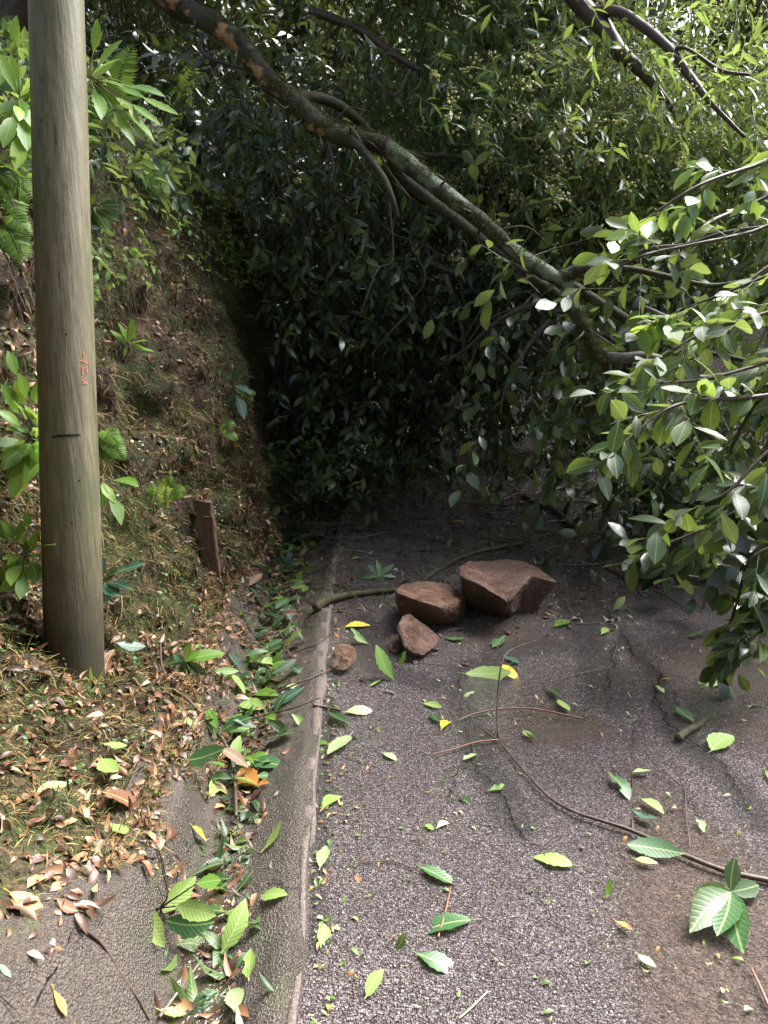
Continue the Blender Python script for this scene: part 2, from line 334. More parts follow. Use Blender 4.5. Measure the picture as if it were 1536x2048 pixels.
# bark of the fallen tree: attributes moss, lichen, bare
g = G('mossy_bark'); c = g.co(); n2 = g.noise(c, 30, 5, .65); n3 = g.noise(c, 110, 4, .7)
col = g.ramp(n2, (.3, (.018, .014, .01)), (.55, (.05, .04, .03)), (.75, (.1, .085, .065)))
col = g.mix(g.math('MULTIPLY', g.attr('moss'), g.ramp(n2, (.35, 1.), (.7, .35))), col, g.ramp(n3, (.3, (.018, .024, .007)), (.7, (.075, .085, .025))))
col = g.mix(g.attr('lichen'), col, g.ramp(n3, (.3, (.1, .135, .09)), (.7, (.25, .31, .22))))
col = g.mix(g.attr('bare'), col, g.ramp(n2, (.3, (.26, .13, .045)), (.7, (.46, .28, .12))))
M['bark'] = g.pbr(col, .7, g.bump(g.math('ADD', n2, n3), .8, .015), .3)
g = G('twig_bark'); c = g.co(); n2 = g.noise(c, 60, 4); M['twig'] = g.pbr(g.ramp(n2, (.3, (.03, .02, .015)), (.6, (.075, .05, .036)), (.8, (.15, .12, .1))), .5, None, .4)
g = G('twig_grey'); c = g.co(); n2 = g.noise(c, 40, 4); M['twig_grey'] = g.pbr(g.ramp(n2, (.3, (.05, .045, .038)), (.6, (.12, .105, .09)), (.8, (.24, .23, .2))), .55, None, .4)
g = G('twig_moss'); c = g.co(); n2 = g.noise(c, 25, 4); M['twig_moss'] = g.pbr(g.ramp(n2, (.3, (.03, .022, .016)), (.55, (.06, .055, .025)), (.8, (.1, .12, .04))), .7, g.bump(g.noise(c, 120, 3), .8, .01), .3)
g = G('twig_red'); M['twig_red'] = g.pbr((.16, .06, .035), .4, None, .5)
g = G('straw'); M['straw'] = g.pbr((.45, .34, .18), .5, None, .4)
g = G('green_stem'); M['stem'] = g.pbr((.16, .17, .06), .5, None, .4)
g = G('wood_stake'); c = g.co('Object', (30, 30, 3)); n2 = g.noise(c, 3, 5); M['stake'] = g.pbr(g.ramp(n2, (.3, (.05, .027, .02)), (.7, (.15, .085, .065))), .6, g.bump(n2, .5, .01), .4)
def rock_mat(name, a, b, c_):
    g = G(name); c = g.co(); n1 = g.noise(c, 12, 7, .7, .6); n3 = g.noise(c, 55, 5, .7)
    col = g.mix(.5, g.ramp(n1, (.38, a), (.5, b), (.6, c_)), g.ramp(n3, (.36, a), (.5, b), (.64, c_)))
    col = g.mix(g.ramp(g.noise(c, 5, 5, .7, .8), (.55, 0.), (.62, .4)), col, (.17, .14, .12)); col = g.mix(g.ramp(g.vor(c, 70), (.06, .7), (.14, 0.)), col, (.42, .33, .28))
    dirt = g.ramp(g.noise(c, 14, 5, .7), (.55, 0.), (.7, .6)); col = g.mix(dirt, col, (.07, .038, .026))
    return g.pbr(col, g.ramp(n1, (.4, .28), (.65, .5)), g.bump(g.math('ADD', n1, g.math('MULTIPLY', n3, .5)), 1., .05), .45)
M['rock_red'] = rock_mat('rock_red', (.045, .023, .018), (.125, .068, .05), (.25, .148, .112))
M['rock_ochre'] = rock_mat('rock_ochre', (.05, .025, .016), (.14, .074, .046), (.27, .158, .1))
M['rock_dark'] = rock_mat('rock_dark', (.03, .018, .014), (.07, .04, .03), (.12, .075, .055))

# ------------------------------------------------------------------ ground, road, gutter, bank
def ip(y, ys, vs): return np.interp(y, ys, vs)
def x_rim(y): return ip(y, [0, 1.4, 2.5, 3.83, 5.8, 9, 14, 20], [-.16, -.19, -.25, -.31, -.33, -.2, .6, 2.2])+.004*np.sin(np.asarray(y)*5.1)+.003*np.sin(np.asarray(y)*13.)
def x_bot(y): return ip(y, [0, 1.4, 1.9, 2.8, 5, 7, 9, 14, 20], [-.43, -.46, -.5, -.6, -.71, -.7, -.5, .3, 1.9])
def x_foot(y): return ip(y, [0, .6, 1.2, 1.6, 1.9, 2.65, 3.8, 5, 6, 9, 14, 20], [-.95, -.92, -.86, -.75, -.73, -.8, -.95, -.85, -.95, -.75, .1, 1.7])
def z_foot(y): return ip(y, [0, .6, 1.2, 1.6, 1.9, 2.6, 4, 7, 20], [.4, .38, .32, .2, .12, .1, .1, .06, .05])
BK_Y = [-3, 1.3, 2.0, 2.7, 3.6, 4.4, 5.0, 6.2, 8, 10, 14, 20]
BK = [
 [(-.1, .1), (-.3, .3), (-.5, .55), (-.7, .9), (-.85, 1.3), (-1.0, 1.8), (-1.2, 2.4), (-4, 3.6), (-16, 9)],
 [(-.06, .04), (-.25, .16), (-.5, .42), (-.7, .8), (-.9, 1.2), (-1.05, 1.7), (-1.25, 2.3), (-4, 3.6), (-16, 9)],
 [(-.08, .01), (-.26, .05), (-.55, .22), (-.78, .6), (-.95, 1.05), (-1.1, 1.55), (-1.3, 2.25), (-4, 3.6), (-16, 9)],
 [(-.16, .02), (-.36, .05), (-.6, .2), (-.76, .6), (-.88, 1.05), (-1.0, 1.55), (-1.2, 2.25), (-3.6, 3.5), (-16, 9)],
 [(-.05, .14), (-.13, .36), (-.22, .64), (-.33, 1.0), (-.45, 1.38), (-.56, 1.8), (-.72, 2.3), (-3.6, 3.6), (-16, 9)],
 [(-.03, .25), (-.07, .5), (-.14, .85), (-.25, 1.25), (-.38, 1.6), (-.5, 2.0), (-.62, 2.42), (-3.4, 3.7), (-16, 9)],
 [(-.03, .3), (-.04, .6), (-.09, 1.0), (-.2, 1.35), (-.38, 1.65), (-.5, 2.05), (-.58, 2.5), (-3.4, 3.8), (-16, 9)],
 [(-.08, .4), (-.15, .85), (-.21, 1.25), (-.27, 1.65), (-.33, 2.05), (-.38, 2.35), (-.5, 2.6), (-3.2, 4), (-16, 9)],
 [(-.1, .4), (-.2, .9), (-.26, 1.3), (-.32, 1.7), (-.38, 2.05), (-.45, 2.4), (-.6, 2.7), (-3.2, 4.2), (-16, 9)],
 [(-.1, .4), (-.2, .9), (-.3, 1.3), (-.4, 1.7), (-.5, 2.05), (-.6, 2.4), (-.9, 2.8), (-3.4, 4.4), (-16, 9)],
 [(-.1, .4), (-.2, .9), (-.3, 1.3), (-.4, 1.7), (-.5, 2.05), (-.6, 2.4), (-.9, 2.8), (-3.4, 4.4), (-16, 9)],
 [(-.1, .4), (-.2, .9), (-.3, 1.3), (-.4, 1.7), (-.5, 2.05), (-.6, 2.4), (-.9, 2.8), (-3.4, 4.4), (-16, 9)]]
BKA = np.array(BK)                       # offsets from the foot (x) and from its height (z)
def bank_profile(y):
    p = np.stack([np.stack([np.interp(y, BK_Y, BKA[:, k, c]) for c in (0, 1)]) for k in range(9)])     # 9,2
    f = np.array([x_foot(y), z_foot(y)])
    return np.vstack([f, p+f])
def gut_profile(y):
    xr, xb, xl, zl = x_rim(y), x_bot(y), x_foot(y), z_foot(y)
    return np.array([(xr+.012, -.02), (xr, .016), (xr-.05, .014), (xr-.075, .0), (xb+.09, -.085), (xb-.02, -.105), (xb-.08, -.07), (xl+.1, zl*.75), (xl+.03, zl-.01), (xl-.06, zl+.005)])
def H(x, y):
    if x > x_rim(y): return 0.
    g_ = gut_profile(y)
    if x > x_foot(y): return float(np.interp(x, g_[::-1, 0], g_[::-1, 1]))
    b_ = bank_profile(y); return float(np.interp(x, b_[::-1, 0], b_[::-1, 1]))
def hit(u, v):                            # where the photo's point (u, v) lies on road, gutter or bank
    d = ray(u, v); y = .7; f = lambda y: (CAM_H+d[2]*y/d[1])-H(d[0]*y/d[1], y)
    while y < 14 and f(y) > 0: y += .04
    a, b = y-.04, y
    for _ in range(14):
        m = (a+b)/2
        if f(m) > 0: a = m
        else: b = m
    x = d[0]*b/d[1]; p = np.array([x, b, H(x, b)]); e = .03
    n = nrm([-(H(x+e, b)-H(x-e, b))/(2*e), -(H(x, b+e)-H(x, b-e))/(2*e), 1.])
    return p, n
def grid_mesh(V, name, mat_, smooth=True, attrs=None, parent=None):
    ny, nx = V.shape[:2]; i = np.arange(ny-1)[:, None]*nx; j = np.arange(nx-1)[None]
    Q = np.stack([i+j, i+j+1, i+nx+j+1, i+nx+j], -1).reshape(-1, 4)
    mb = MB(); mb.add(V.reshape(-1, 3), Q); return mb.build(name, mat_, parent, smooth, attrs)

# the ground sheet far around, below road and bank; it rises behind and to the right of the road's end
gx = np.concatenate([np.linspace(-120, -17, 12), np.linspace(-15, 25, 61), np.linspace(28, 120, 12)])
gy = np.concatenate([np.linspace(-120, -12, 10), np.linspace(-10, 40, 71), np.linspace(43, 150, 10)])
GX, GY = np.meshgrid(gx, gy)
def ground_z(x, y):
    s = np.clip((y-11.5)/18, 0, 1)*11.+np.clip((x-4.6)/3, 0, 1)*-.3+np.clip((x-6.5)/14, 0, 1)*4*np.clip((y-2)/8, 0, 1)
    s = s+np.clip((-5-y)/14, 0, 1)**.7*13.                       # unseen hill added behind the camera to block low sky light
    return -.3+s+np.clip((y-30)/60, 0, 1)*10+.25*fbm(np.stack([x*.4, y*.4, x*0], -1), 3)*np.clip((np.abs(x)+np.abs(y-9))/6-.8, 0, 1)
tag(grid_mesh(np.stack([GX, GY, ground_z(GX, GY)], -1), 'ground', M['floor']), kind='structure')

# road sheet, with muddy hollows as an attribute of the surface
ry = np.concatenate([np.arange(-4, .8, .2), np.arange(.8, 6, .03), np.arange(6, 20, .12)]); rs = np.linspace(0, 1, 150)**1.15
RY, RS = np.meshgrid(ry, rs, indexing='ij'); XR = x_rim(ry)[:, None]-.03
RX = XR+RS*4.9
mud = np.zeros_like(RX)
MUDS = [((1420, 1830), .28, .55, 1.), ((1490, 1960), .3, .3, 1.), ((1120, 1450), .2, .2, 1.), ((1470, 1340), .5, .5, .85), ((1000, 1265), .3, .25, .9), ((1320, 1620), .16, .5, .75), ((1200, 1190), .5, .25, .8), ((1500, 1450), .25, .4, .7), ((1100, 1070), .9, .5, .7), ((1520, 2040), .3, .2, 1.)]
for (u, v), a, b, s in MUDS:
    p, _ = hit(u, v); mud = np.maximum(mud, s*np.exp(-(((RX-p[0])/a)**2+((RY-p[1])/b)**2)*.9))
mud = mud+.12*fbm(np.stack([RX*3, RY*3, RX*0], -1), 3)
TARS = [[(1160, 1135), (1180, 1195), (1245, 1268), (1312, 1348), (1318, 1395), (1350, 1460), (1400, 1505), (1478, 1580), (1530, 1650)], [(930, 1330), (925, 1400), (955, 1480), (958, 1520), (1000, 1580), (1030, 1650)], [(1020, 1080), (1080, 1120), (1160, 1135), (1150, 1230), (1200, 1330), (1225, 1400)], [(655, 1400), (648, 1560), (640, 1700), (632, 1900)], [(950, 1380), (1010, 1300), (1100, 1290)], [(720, 1240), (760, 1340), (860, 1370)]]
tar = np.zeros_like(RX)
for tl, wd_ in zip(TARS, (.07, .08, .13, .035, .12, .1)):
    q = np.array([hit(u, v)[0][:2] for u, v in tl]); q = np.stack([np.interp(np.linspace(0, 1, 40), np.linspace(0, 1, len(q)), q[:, c]) for c in (0, 1)], -1)
    d_ = np.min(np.hypot(RX[..., None]-q[:, 0], RY[..., None]-q[:, 1]), -1); tar = np.maximum(tar, np.exp(-(d_/wd_)**2))
RZ = .012*fbm(np.stack([RX*1.2, RY*1.2, RX*0+3], -1), 3)-.004*mud
RZ = RZ*np.clip((RX-XR)/.25, 0, 1)
tag(grid_mesh(np.stack([RX, RY, RZ], -1), 'road', M['asphalt'], attrs={'mud': mud.ravel(), 'tar': tar.ravel()}), kind='structure')

# gutter channel
gyv = np.concatenate([np.arange(-3, .8, .2), np.arange(.8, 6.5, .025), np.arange(6.5, 19, .15)])
def resample(p, n):
    s = np.concatenate([[0], np.cumsum(np.linalg.norm(np.diff(p, axis=0), axis=1))]); t = np.linspace(0, s[-1], n)
    return np.stack([np.interp(t, s, p[:, k]) for k in range(p.shape[1])], -1)
GV = []
for y in gyv:
    p = resample(gut_profile(y)[1:], 56); GV.append(np.column_stack([p[:, 0], np.full(56, y), p[:, 1]]))
GV = np.array(GV); GV[..., 2] += (.012*fbm(GV*5, 3)+.006*fbm(GV*28, 3))*np.minimum(1, np.arange(56)/6)[None]+.05*fbm(GV*4.2+8, 2)*np.clip((1.75-GV[..., 1])*4, 0, 1)*np.clip((np.arange(56)-26)/12, 0, 1)[None]
gut = tag(grid_mesh(GV, 'gutter', M['concrete']), kind='structure')
RV = []
for y in gyv:
    xr = float(x_rim(y)); k = .006*float(fbm(np.array([[y*9, 0, 0]]), 3)[0])-(.014 if y < 1.93 else 0)+(.008 if 2.9 < y < 4.1 else 0); h = .015+.012*float(fbm(np.array([[y*14, 5, 0]]), 3)[0]); w = .03+.5*k
    RV.append([(xr+.012+k, y, -.015), (xr+.006+k, y, h*.8), (xr-.008, y, h+.003), (xr-w, y, h), (xr-w-.012, y, -.012)])
grid_mesh(np.array(RV), 'rim', M['kerb'], parent=gut)
# standing water in the gutter bottom near the camera
def gutter_pool(name, y0, y1, z):
    ys = np.linspace(y0, y1, 30); L = []
    for k, y in enumerate(ys):
        t = math.sin(math.pi*k/29)**.5; xb = float(x_bot(y))-.01
        L.append([(xb-.075*t-.004, y, z), (xb, y, z), (xb+.11*t+.004, y, z)])
    tag(grid_mesh(np.array(L), name, M['water']), kind='structure')
gutter_pool('water', 1.18, 1.85, -.086)

# cracks in the asphalt and seams of the concrete: thin jagged strips on the surface
def crack(px, w, name='road_crack', lift=.006, step=.011):
    P = [hit(u, v)[0] for u, v in px]; P = resample(np.array(P), max(6, int(np.linalg.norm(P[-1]-P[0])/step)))
    n = len(P); off = np.cumsum(rng.normal(0, .25 if name == 'slab_seam' else .75, (n, 2)), 0); off -= np.linspace(0, 1, n)[:, None]*off[-1]; P[:, :2] += off*.008
    tn = nrm(np.gradient(P, axis=0)); side = np.column_stack([-tn[:, 1], tn[:, 0], tn[:, 0]*0]); wd = .6*w*(.25+rng.random(n))*np.sin(np.linspace(.12, math.pi-.05, n))**.5
    P[:, 2] += lift
    if name == 'slab_seam': P[:, 2] += .012*fbm(P*5, 3)-.004+.05*fbm(P*4.2+8, 2)*np.clip((1.75-P[:, 1])*4, 0, 1)*(P[:, 0] < -.56)
    V = np.stack([P-side*wd[:, None], P+side*wd[:, None]], 1)
    tag(grid_mesh(V, name, M['crack']), kind='structure')
crack([(1160, 1135), (1180, 1195), (1245, 1268), (1262, 1300), (1312, 1348), (1318, 1395), (1350, 1460), (1400, 1505), (1440, 1535), (1478, 1580), (1490, 1610), (1530, 1650), (1560, 1700)], .0065)
crack([(1245, 1268), (1225, 1340), (1228, 1400), (1245, 1450)], .004)
crack([(935, 1440), (955, 1480), (958, 1520), (1000, 1580), (1030, 1650), (1090, 1740)], .004)
crack([(1020, 1080), (1080, 1120), (1160, 1135)], .006); crack([(1312, 1348), (1345, 1400), (1360, 1440)], .003)
crack([(1400, 1505), (1455, 1500), (1500, 1520), (1545, 1515)], .003); crack([(1318, 1395), (1290, 1430), (1285, 1480), (1262, 1530)], .003); crack([(1245, 1268), (1200, 1275), (1150, 1262), (1100, 1280)], .003); crack([(958, 1520), (905, 1560), (880, 1640)], .0025); crack([(1000, 1580), (1060, 1600), (1095, 1640)], .0025); crack([(930, 1300), (925, 1380), (935, 1440)], .003)
crack([(1180, 1195), (1130, 1180), (1100, 1205)], .004)
crack([(150, 1862), (138, 1905), (118, 1950), (90, 1990), (70, 2046)], .0045, 'slab_seam', .012)
crack([(622, 1772), (585, 1778), (545, 1762), (505, 1775)], .003, 'slab_seam', .012); crack([(648, 1400), (610, 1396), (560, 1402)], .003, 'slab_seam', .012)
crack([(0, 2006), (20, 2025), (45, 2060)], .004, 'slab_seam', .012)

# bank terrain
by = np.concatenate([np.arange(-3, .9, .15), np.arange(.9, 6.6, .025), np.arange(6.6, 20, .12)]); NB = 150
BV = []
for y in by:
    p = bank_profile(y); p[0, 0] += .04; p[0, 1] -= .03
    s = np.concatenate([[0], np.cumsum(np.linalg.norm(np.diff(p, axis=0), axis=1))])
    t = np.concatenate([np.linspace(0, s[7], 120), np.linspace(s[7], s[8], 18)[1:], np.linspace(s[8], s[9], 14)[1:]])
    q = np.stack([np.interp(t, s, p[:, k]) for k in (0, 1)], -1); BV.append(np.column_stack([q[:, 0], np.full(len(t), y), q[:, 1]]))
BV = np.array(BV)
k_ = np.array([1, 2, 3, 2, 1.]); k_ /= k_.sum()
for _ in range(3):                        # soften the control profile
    pad = np.concatenate([BV[:, :1], BV[:, :1], BV, BV[:, -1:], BV[:, -1:]], 1); BV2 = sum(k_[i]*pad[:, i:i+BV.shape[1]] for i in range(5)); BV2[:, :1] = BV[:, :1]; BV2[:, -1:] = BV[:, -1:]; BV = BV2
def grid_normals(V):
    a = np.gradient(V, axis=0); b = np.gradient(V, axis=1); n = nrm(np.cross(b, a)); n[n[..., 2] < -.3] *= 1; return n
BN = grid_normals(BV); BN = np.where((BN[..., :1] < 0) & (np.abs(BN[..., :1]) > .3), -BN, BN); BN = np.where(BN[..., 2:] < -.5, -BN, BN)
am = np.minimum(1, np.arange(BV.shape[1])/8.)[None, :, None]
BV = BV+BN*(.15*fbm(BV*1.6, 3)+.12*fbm(BV*4.5+9, 3)+.045*fbm(BV*13, 3)-.11*np.clip(fbm(BV*3.1+55, 2)-.25, 0, 1)*2)[..., None]*am
bank = tag(grid_mesh(BV, 'bank', M['bank']), kind='structure')
BN = grid_normals(BV); BN = np.where(BN[..., 2:]+BN[..., :1] < 0, -BN, BN)
e1 = np.gradient(BV, axis=0); e2 = np.gradient(BV, axis=1); BA = np.linalg.norm(np.cross(e1, e2), axis=-1)
def bank_sample(n, y0, y1, j0=0, j1=122, wfun=None):
    m = np.zeros(BA.shape); iy = (by >= y0) & (by <= y1); m[iy, j0:j1] = BA[iy, j0:j1]
    if wfun is not None: m = m*wfun(BV)
    m = m.ravel()/m.sum(); k = rng.choice(m.size, n, p=m); P = BV.reshape(-1, 3)[k]; N = BN.reshape(-1, 3)[k]
    P = P+e1.reshape(-1, 3)[k]*rng.uniform(-.5, .5, (n, 1))+e2.reshape(-1, 3)[k]*rng.uniform(-.5, .5, (n, 1)); return P, N

# moss and dry grass strands hanging down the bank
def strands(mb, n, y0, y1, ln, wd, j1=122, wf=None, fl=0.35):
    P, N = bank_sample(n, y0, y1, 0, j1, wf)
    down = nrm(np.array([0, 0, -1.])+N*N[:, 2:]) ; D = nrm(down*.8+N*fl+rng.normal(0, .55, (n, 3)))
    l = ln*rng.uniform(.35, 1.3, n); inst(mb, STRIP, P-N*.004, frames(D, N+rng.normal(0, .5, (n, 3))), np.stack([l, wd*rng.uniform(.6, 1.4, n), l], 1))
patch = lambda V: np.clip(fbm(V*2.1+31, 3)*2.2+.55, .04, 1)
mb = MB(); strands(mb, 20000, 1.6, 5.3, .055, .0036, 110, lambda V: patch(V)*np.where(V[..., 2] > 1.15, .35, 1)); strands(mb, 5500, 1.4, 3.2, .045, .003, 70, patch); strands(mb, 3500, 2.2, 5.2, .12, .0032, 118); strands(mb, 5000, 5.2, 8, .07, .004)
tag(mb.build('moss_and_dry_grass', M['moss_strand']), 'mat of tan dry grass and moss hanging over the soil of the bank', 'moss', kind='stuff')
# leaf litter on the bank
LIT = [leaf_t(3, .2, .5, .6), leaf_t(3, .16, -.6, -.7), leaf_t(3, .23, .2, .9, roll=.5)]
def litter(mb, n, y0, y1, ln, j1, wf=None):
    P, N = bank_sample(n, y0, y1, 0, j1, wf); T_ = nrm(np.cross(N, rand_dir(n))); k = rng.integers(0, 3, n); s = ln*rng.uniform(.4, 1.3, n)
    R = frames(T_+N*.12, N+rng.normal(0, .5, (n, 3)))
    for q in range(3): m = k == q; inst(mb, LIT[q], P[m]+N[m]*.008, R[m], s[m])
mb = MB(); litter(mb, 3000, 1.6, 5.2, .045, 100, lambda V: np.clip(.4-fbm(V*2.1+31, 3)*3., .03, 1)); litter(mb, 2800, 1.5, 3.1, .045, 66)
tag(mb.build('leaf_litter', M['litter']), 'brown leaf litter caught over the slope of the bank', 'leaf litter', kind='stuff')
# tiny clover-like ground cover
mb = MB(); SM = [leaf_t(3, .36, .2, .2), leaf_t(3, .3, .3, .4)]
P, N = bank_sample(420, 1.6, 5.3, 0, 116, lambda V: np.clip(fbm(V*1.7+77, 3)*3+.1, .02, 1)); k = 7
Pk = np.repeat(P, k, 0)+rng.normal(0, .022, (len(P)*k, 3))+np.repeat(N, k, 0)*.015; Nk = np.repeat(N, k, 0)
inst(mb, SM[0], Pk, frames(np.cross(Nk, rand_dir(len(Pk)))+Nk*.3, Nk+np.array([0, 0, .6])+rng.normal(0, .35, (len(Pk), 3))), .017*rng.uniform(.5, 1.4, len(Pk)))
tag(mb.build('ground_cover', M['leaf_canopy']), 'small round-leaved green ground cover scattered over the bank', 'ground cover', kind='stuff')
# hair roots and moss under the lip of the bank
mb = MB(); n = 900; P, N = bank_sample(n, 3.2, 8, 84, 120)
l = rng.uniform(.08, .35, n); inst(mb, TWIG, P, frames(N*.3+np.array([0, 0, -1.])+rng.normal(0, .25, (n, 3)), rand_dir(n)), np.stack([l, np.full(n, .002), np.full(n, .002)], 1))
tag(mb.build('hanging_roots', M['twig']), 'thin brown roots hanging from the overgrown lip of the bank', 'roots', kind='stuff')

# scraps on the road and in the gutter
def scraps(name, n, mat_, ln, pick, label, cat):
    mb = MB(); Pn = [pick() for _ in range(n)]; P = np.array([(x, y, H(x, y)+.007) for x, y in Pn])
    N = np.array([0, 0, 1.])+rng.normal(0, .22, (n, 3)); D = rand_dir(n)*[1, 1, .12]; s = ln*rng.uniform(.3, 1.3, n); k = rng.integers(0, 3, n); R = frames(D, N)
    for q in range(3): m = k == q; inst(mb, LIT[q], P[m], R[m], s[m])
    tag(mb.build(name, mat_), label, cat, kind='stuff')
def p_road():
    y = rng.uniform(1.2, 8)**1.0; return x_rim(y)+.02+abs(rng.normal(0, 1.6)), y
def p_rim():
    y = rng.uniform(1.2, 6.5); return x_rim(y)+abs(rng.normal(0, .07))+.01, y
def p_gut():
    y = 1.25+5.2*rng.random()**1.15; return x_bot(y)+rng.normal(.03, .06+.02*max(0, y-3)), y
scraps('leaf_scraps', 1300, M['scraps'], .022, p_road, 'tiny torn leaf scraps and petals strewn over the wet road', 'leaf scraps')
scraps('leaf_scraps', 480, M['scraps'], .025, p_rim, 'fine leaf scraps gathered along the road edge of the gutter rim', 'leaf scraps')
scraps('gutter_litter', 1000, M['litter'], .055, p_gut, 'brown dead leaves packed along the bottom of the gutter', 'leaf litter')
scraps('gutter_litter', 620, M['leaf_near'], .08, p_gut, 'green torn leaves packed along the bottom of the gutter', 'leaf litter')

# moss, dead grass and litter creeping over the bank-side wall of the gutter
def wall_sample(n, y0, y1, lo=-.05, hi=1., pw=2.2):
    y = rng.uniform(y0, y1, n); t = rng.random(n)**pw*(hi-lo)+lo; xf, xb = x_foot(y), x_bot(y)-.05; x = xf+(xb-xf)*t
    keep = fbm(np.stack([x*5, y*5, x*0+2], -1), 3) > -.35+.9*np.clip(t, 0, 1)-.25*(y > 2.4); x, y = x[keep], y[keep]
    P = np.array([(a, b, H(a, b)+.003) for a, b in zip(x, y)]); N = np.tile(nrm([.5, -.1, .85]), (len(P), 1)); return P, N
mb = MB(); P, N = wall_sample(8000, 1.62, 5.6); n = len(P); l = .045*rng.uniform(.35, 1.3, n)
inst(mb, STRIP, P, frames(N*.35+rng.normal(0, .6, (n, 3))+[.2, 0, -.1], N+rng.normal(0, .5, (n, 3))), np.stack([l, .0032*rng.uniform(.6, 1.4, n), l], 1))
tag(mb.build('moss_and_dry_grass', M['moss_strand']), 'moss and dead grass creeping over the bank-side wall of the gutter', 'moss', kind='stuff')
P2, N2 = wall_sample(150, 1.1, 1.7, -.1, .8, 1.8); mb = MB(); P, N = wall_sample(2300, 1.62, 5.6, -.1, 1.05, 1.4); P = np.vstack([P, P2]); N = np.vstack([N, N2]); n = len(P); k = rng.integers(0, 3, n); R = frames(np.cross(N, rand_dir(n))+N*.15, N+rng.normal(0, .45, (n, 3))); s_ = .048*rng.uniform(.35, 1.3, n)
for q in range(3): m = k == q; inst(mb, LIT[q], P[m]+N[m]*.006, R[m], s_[m])
tag(mb.build('leaf_litter', M['litter']), 'brown dead leaves lodged on the bank-side wall of the gutter', 'leaf litter', kind='stuff')

# dark debris under the fallen crown: mud-stained leaf mush and broken twiglets over the far road
def p_far():
    y = 3.6+6.*rng.random()**.8; x = x_rim(y)-.2+rng.random()*min(3.6, .8*y-1.2); return x, y
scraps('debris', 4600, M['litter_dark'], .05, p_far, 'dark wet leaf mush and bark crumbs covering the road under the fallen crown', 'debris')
scraps('debris', 1000, M['leaf_near'], .05, p_far, 'torn green leaf pieces littering the road under the fallen crown', 'debris')
mb = MB(); P = np.array([(x, y, H(x, y)+.012) for x, y in (p_far() for _ in range(1700))]); n = len(P); l = rng.uniform(.05, .28, n); r = rng.uniform(.0015, .004, n)
inst(mb, TWIG, P, frames(rand_dir(n)*[1, 1, .1], rand_dir(n)), np.stack([l, r, r], 1)); tag(mb.build('debris', M['twig']), 'broken twiglets littering the road under the fallen crown', 'debris', kind='stuff')
# bare sticks and roots lying in the face of the bank
mb = MB(); P, N = bank_sample(200, 1.7, 5.5, 4, 105); n = len(P); l = rng.uniform(.05, .19, n); r = rng.uniform(.002, .005, n)
inst(mb, TWIG, P+N*.012, frames(np.cross(N, rand_dir(n))-N*.05, N), np.stack([l, r, r], 1)); tag(mb.build('dead_twigs', M['twig']), 'brown dead twigs and root ends lodged in the face of the bank', 'dead twigs', kind='stuff')

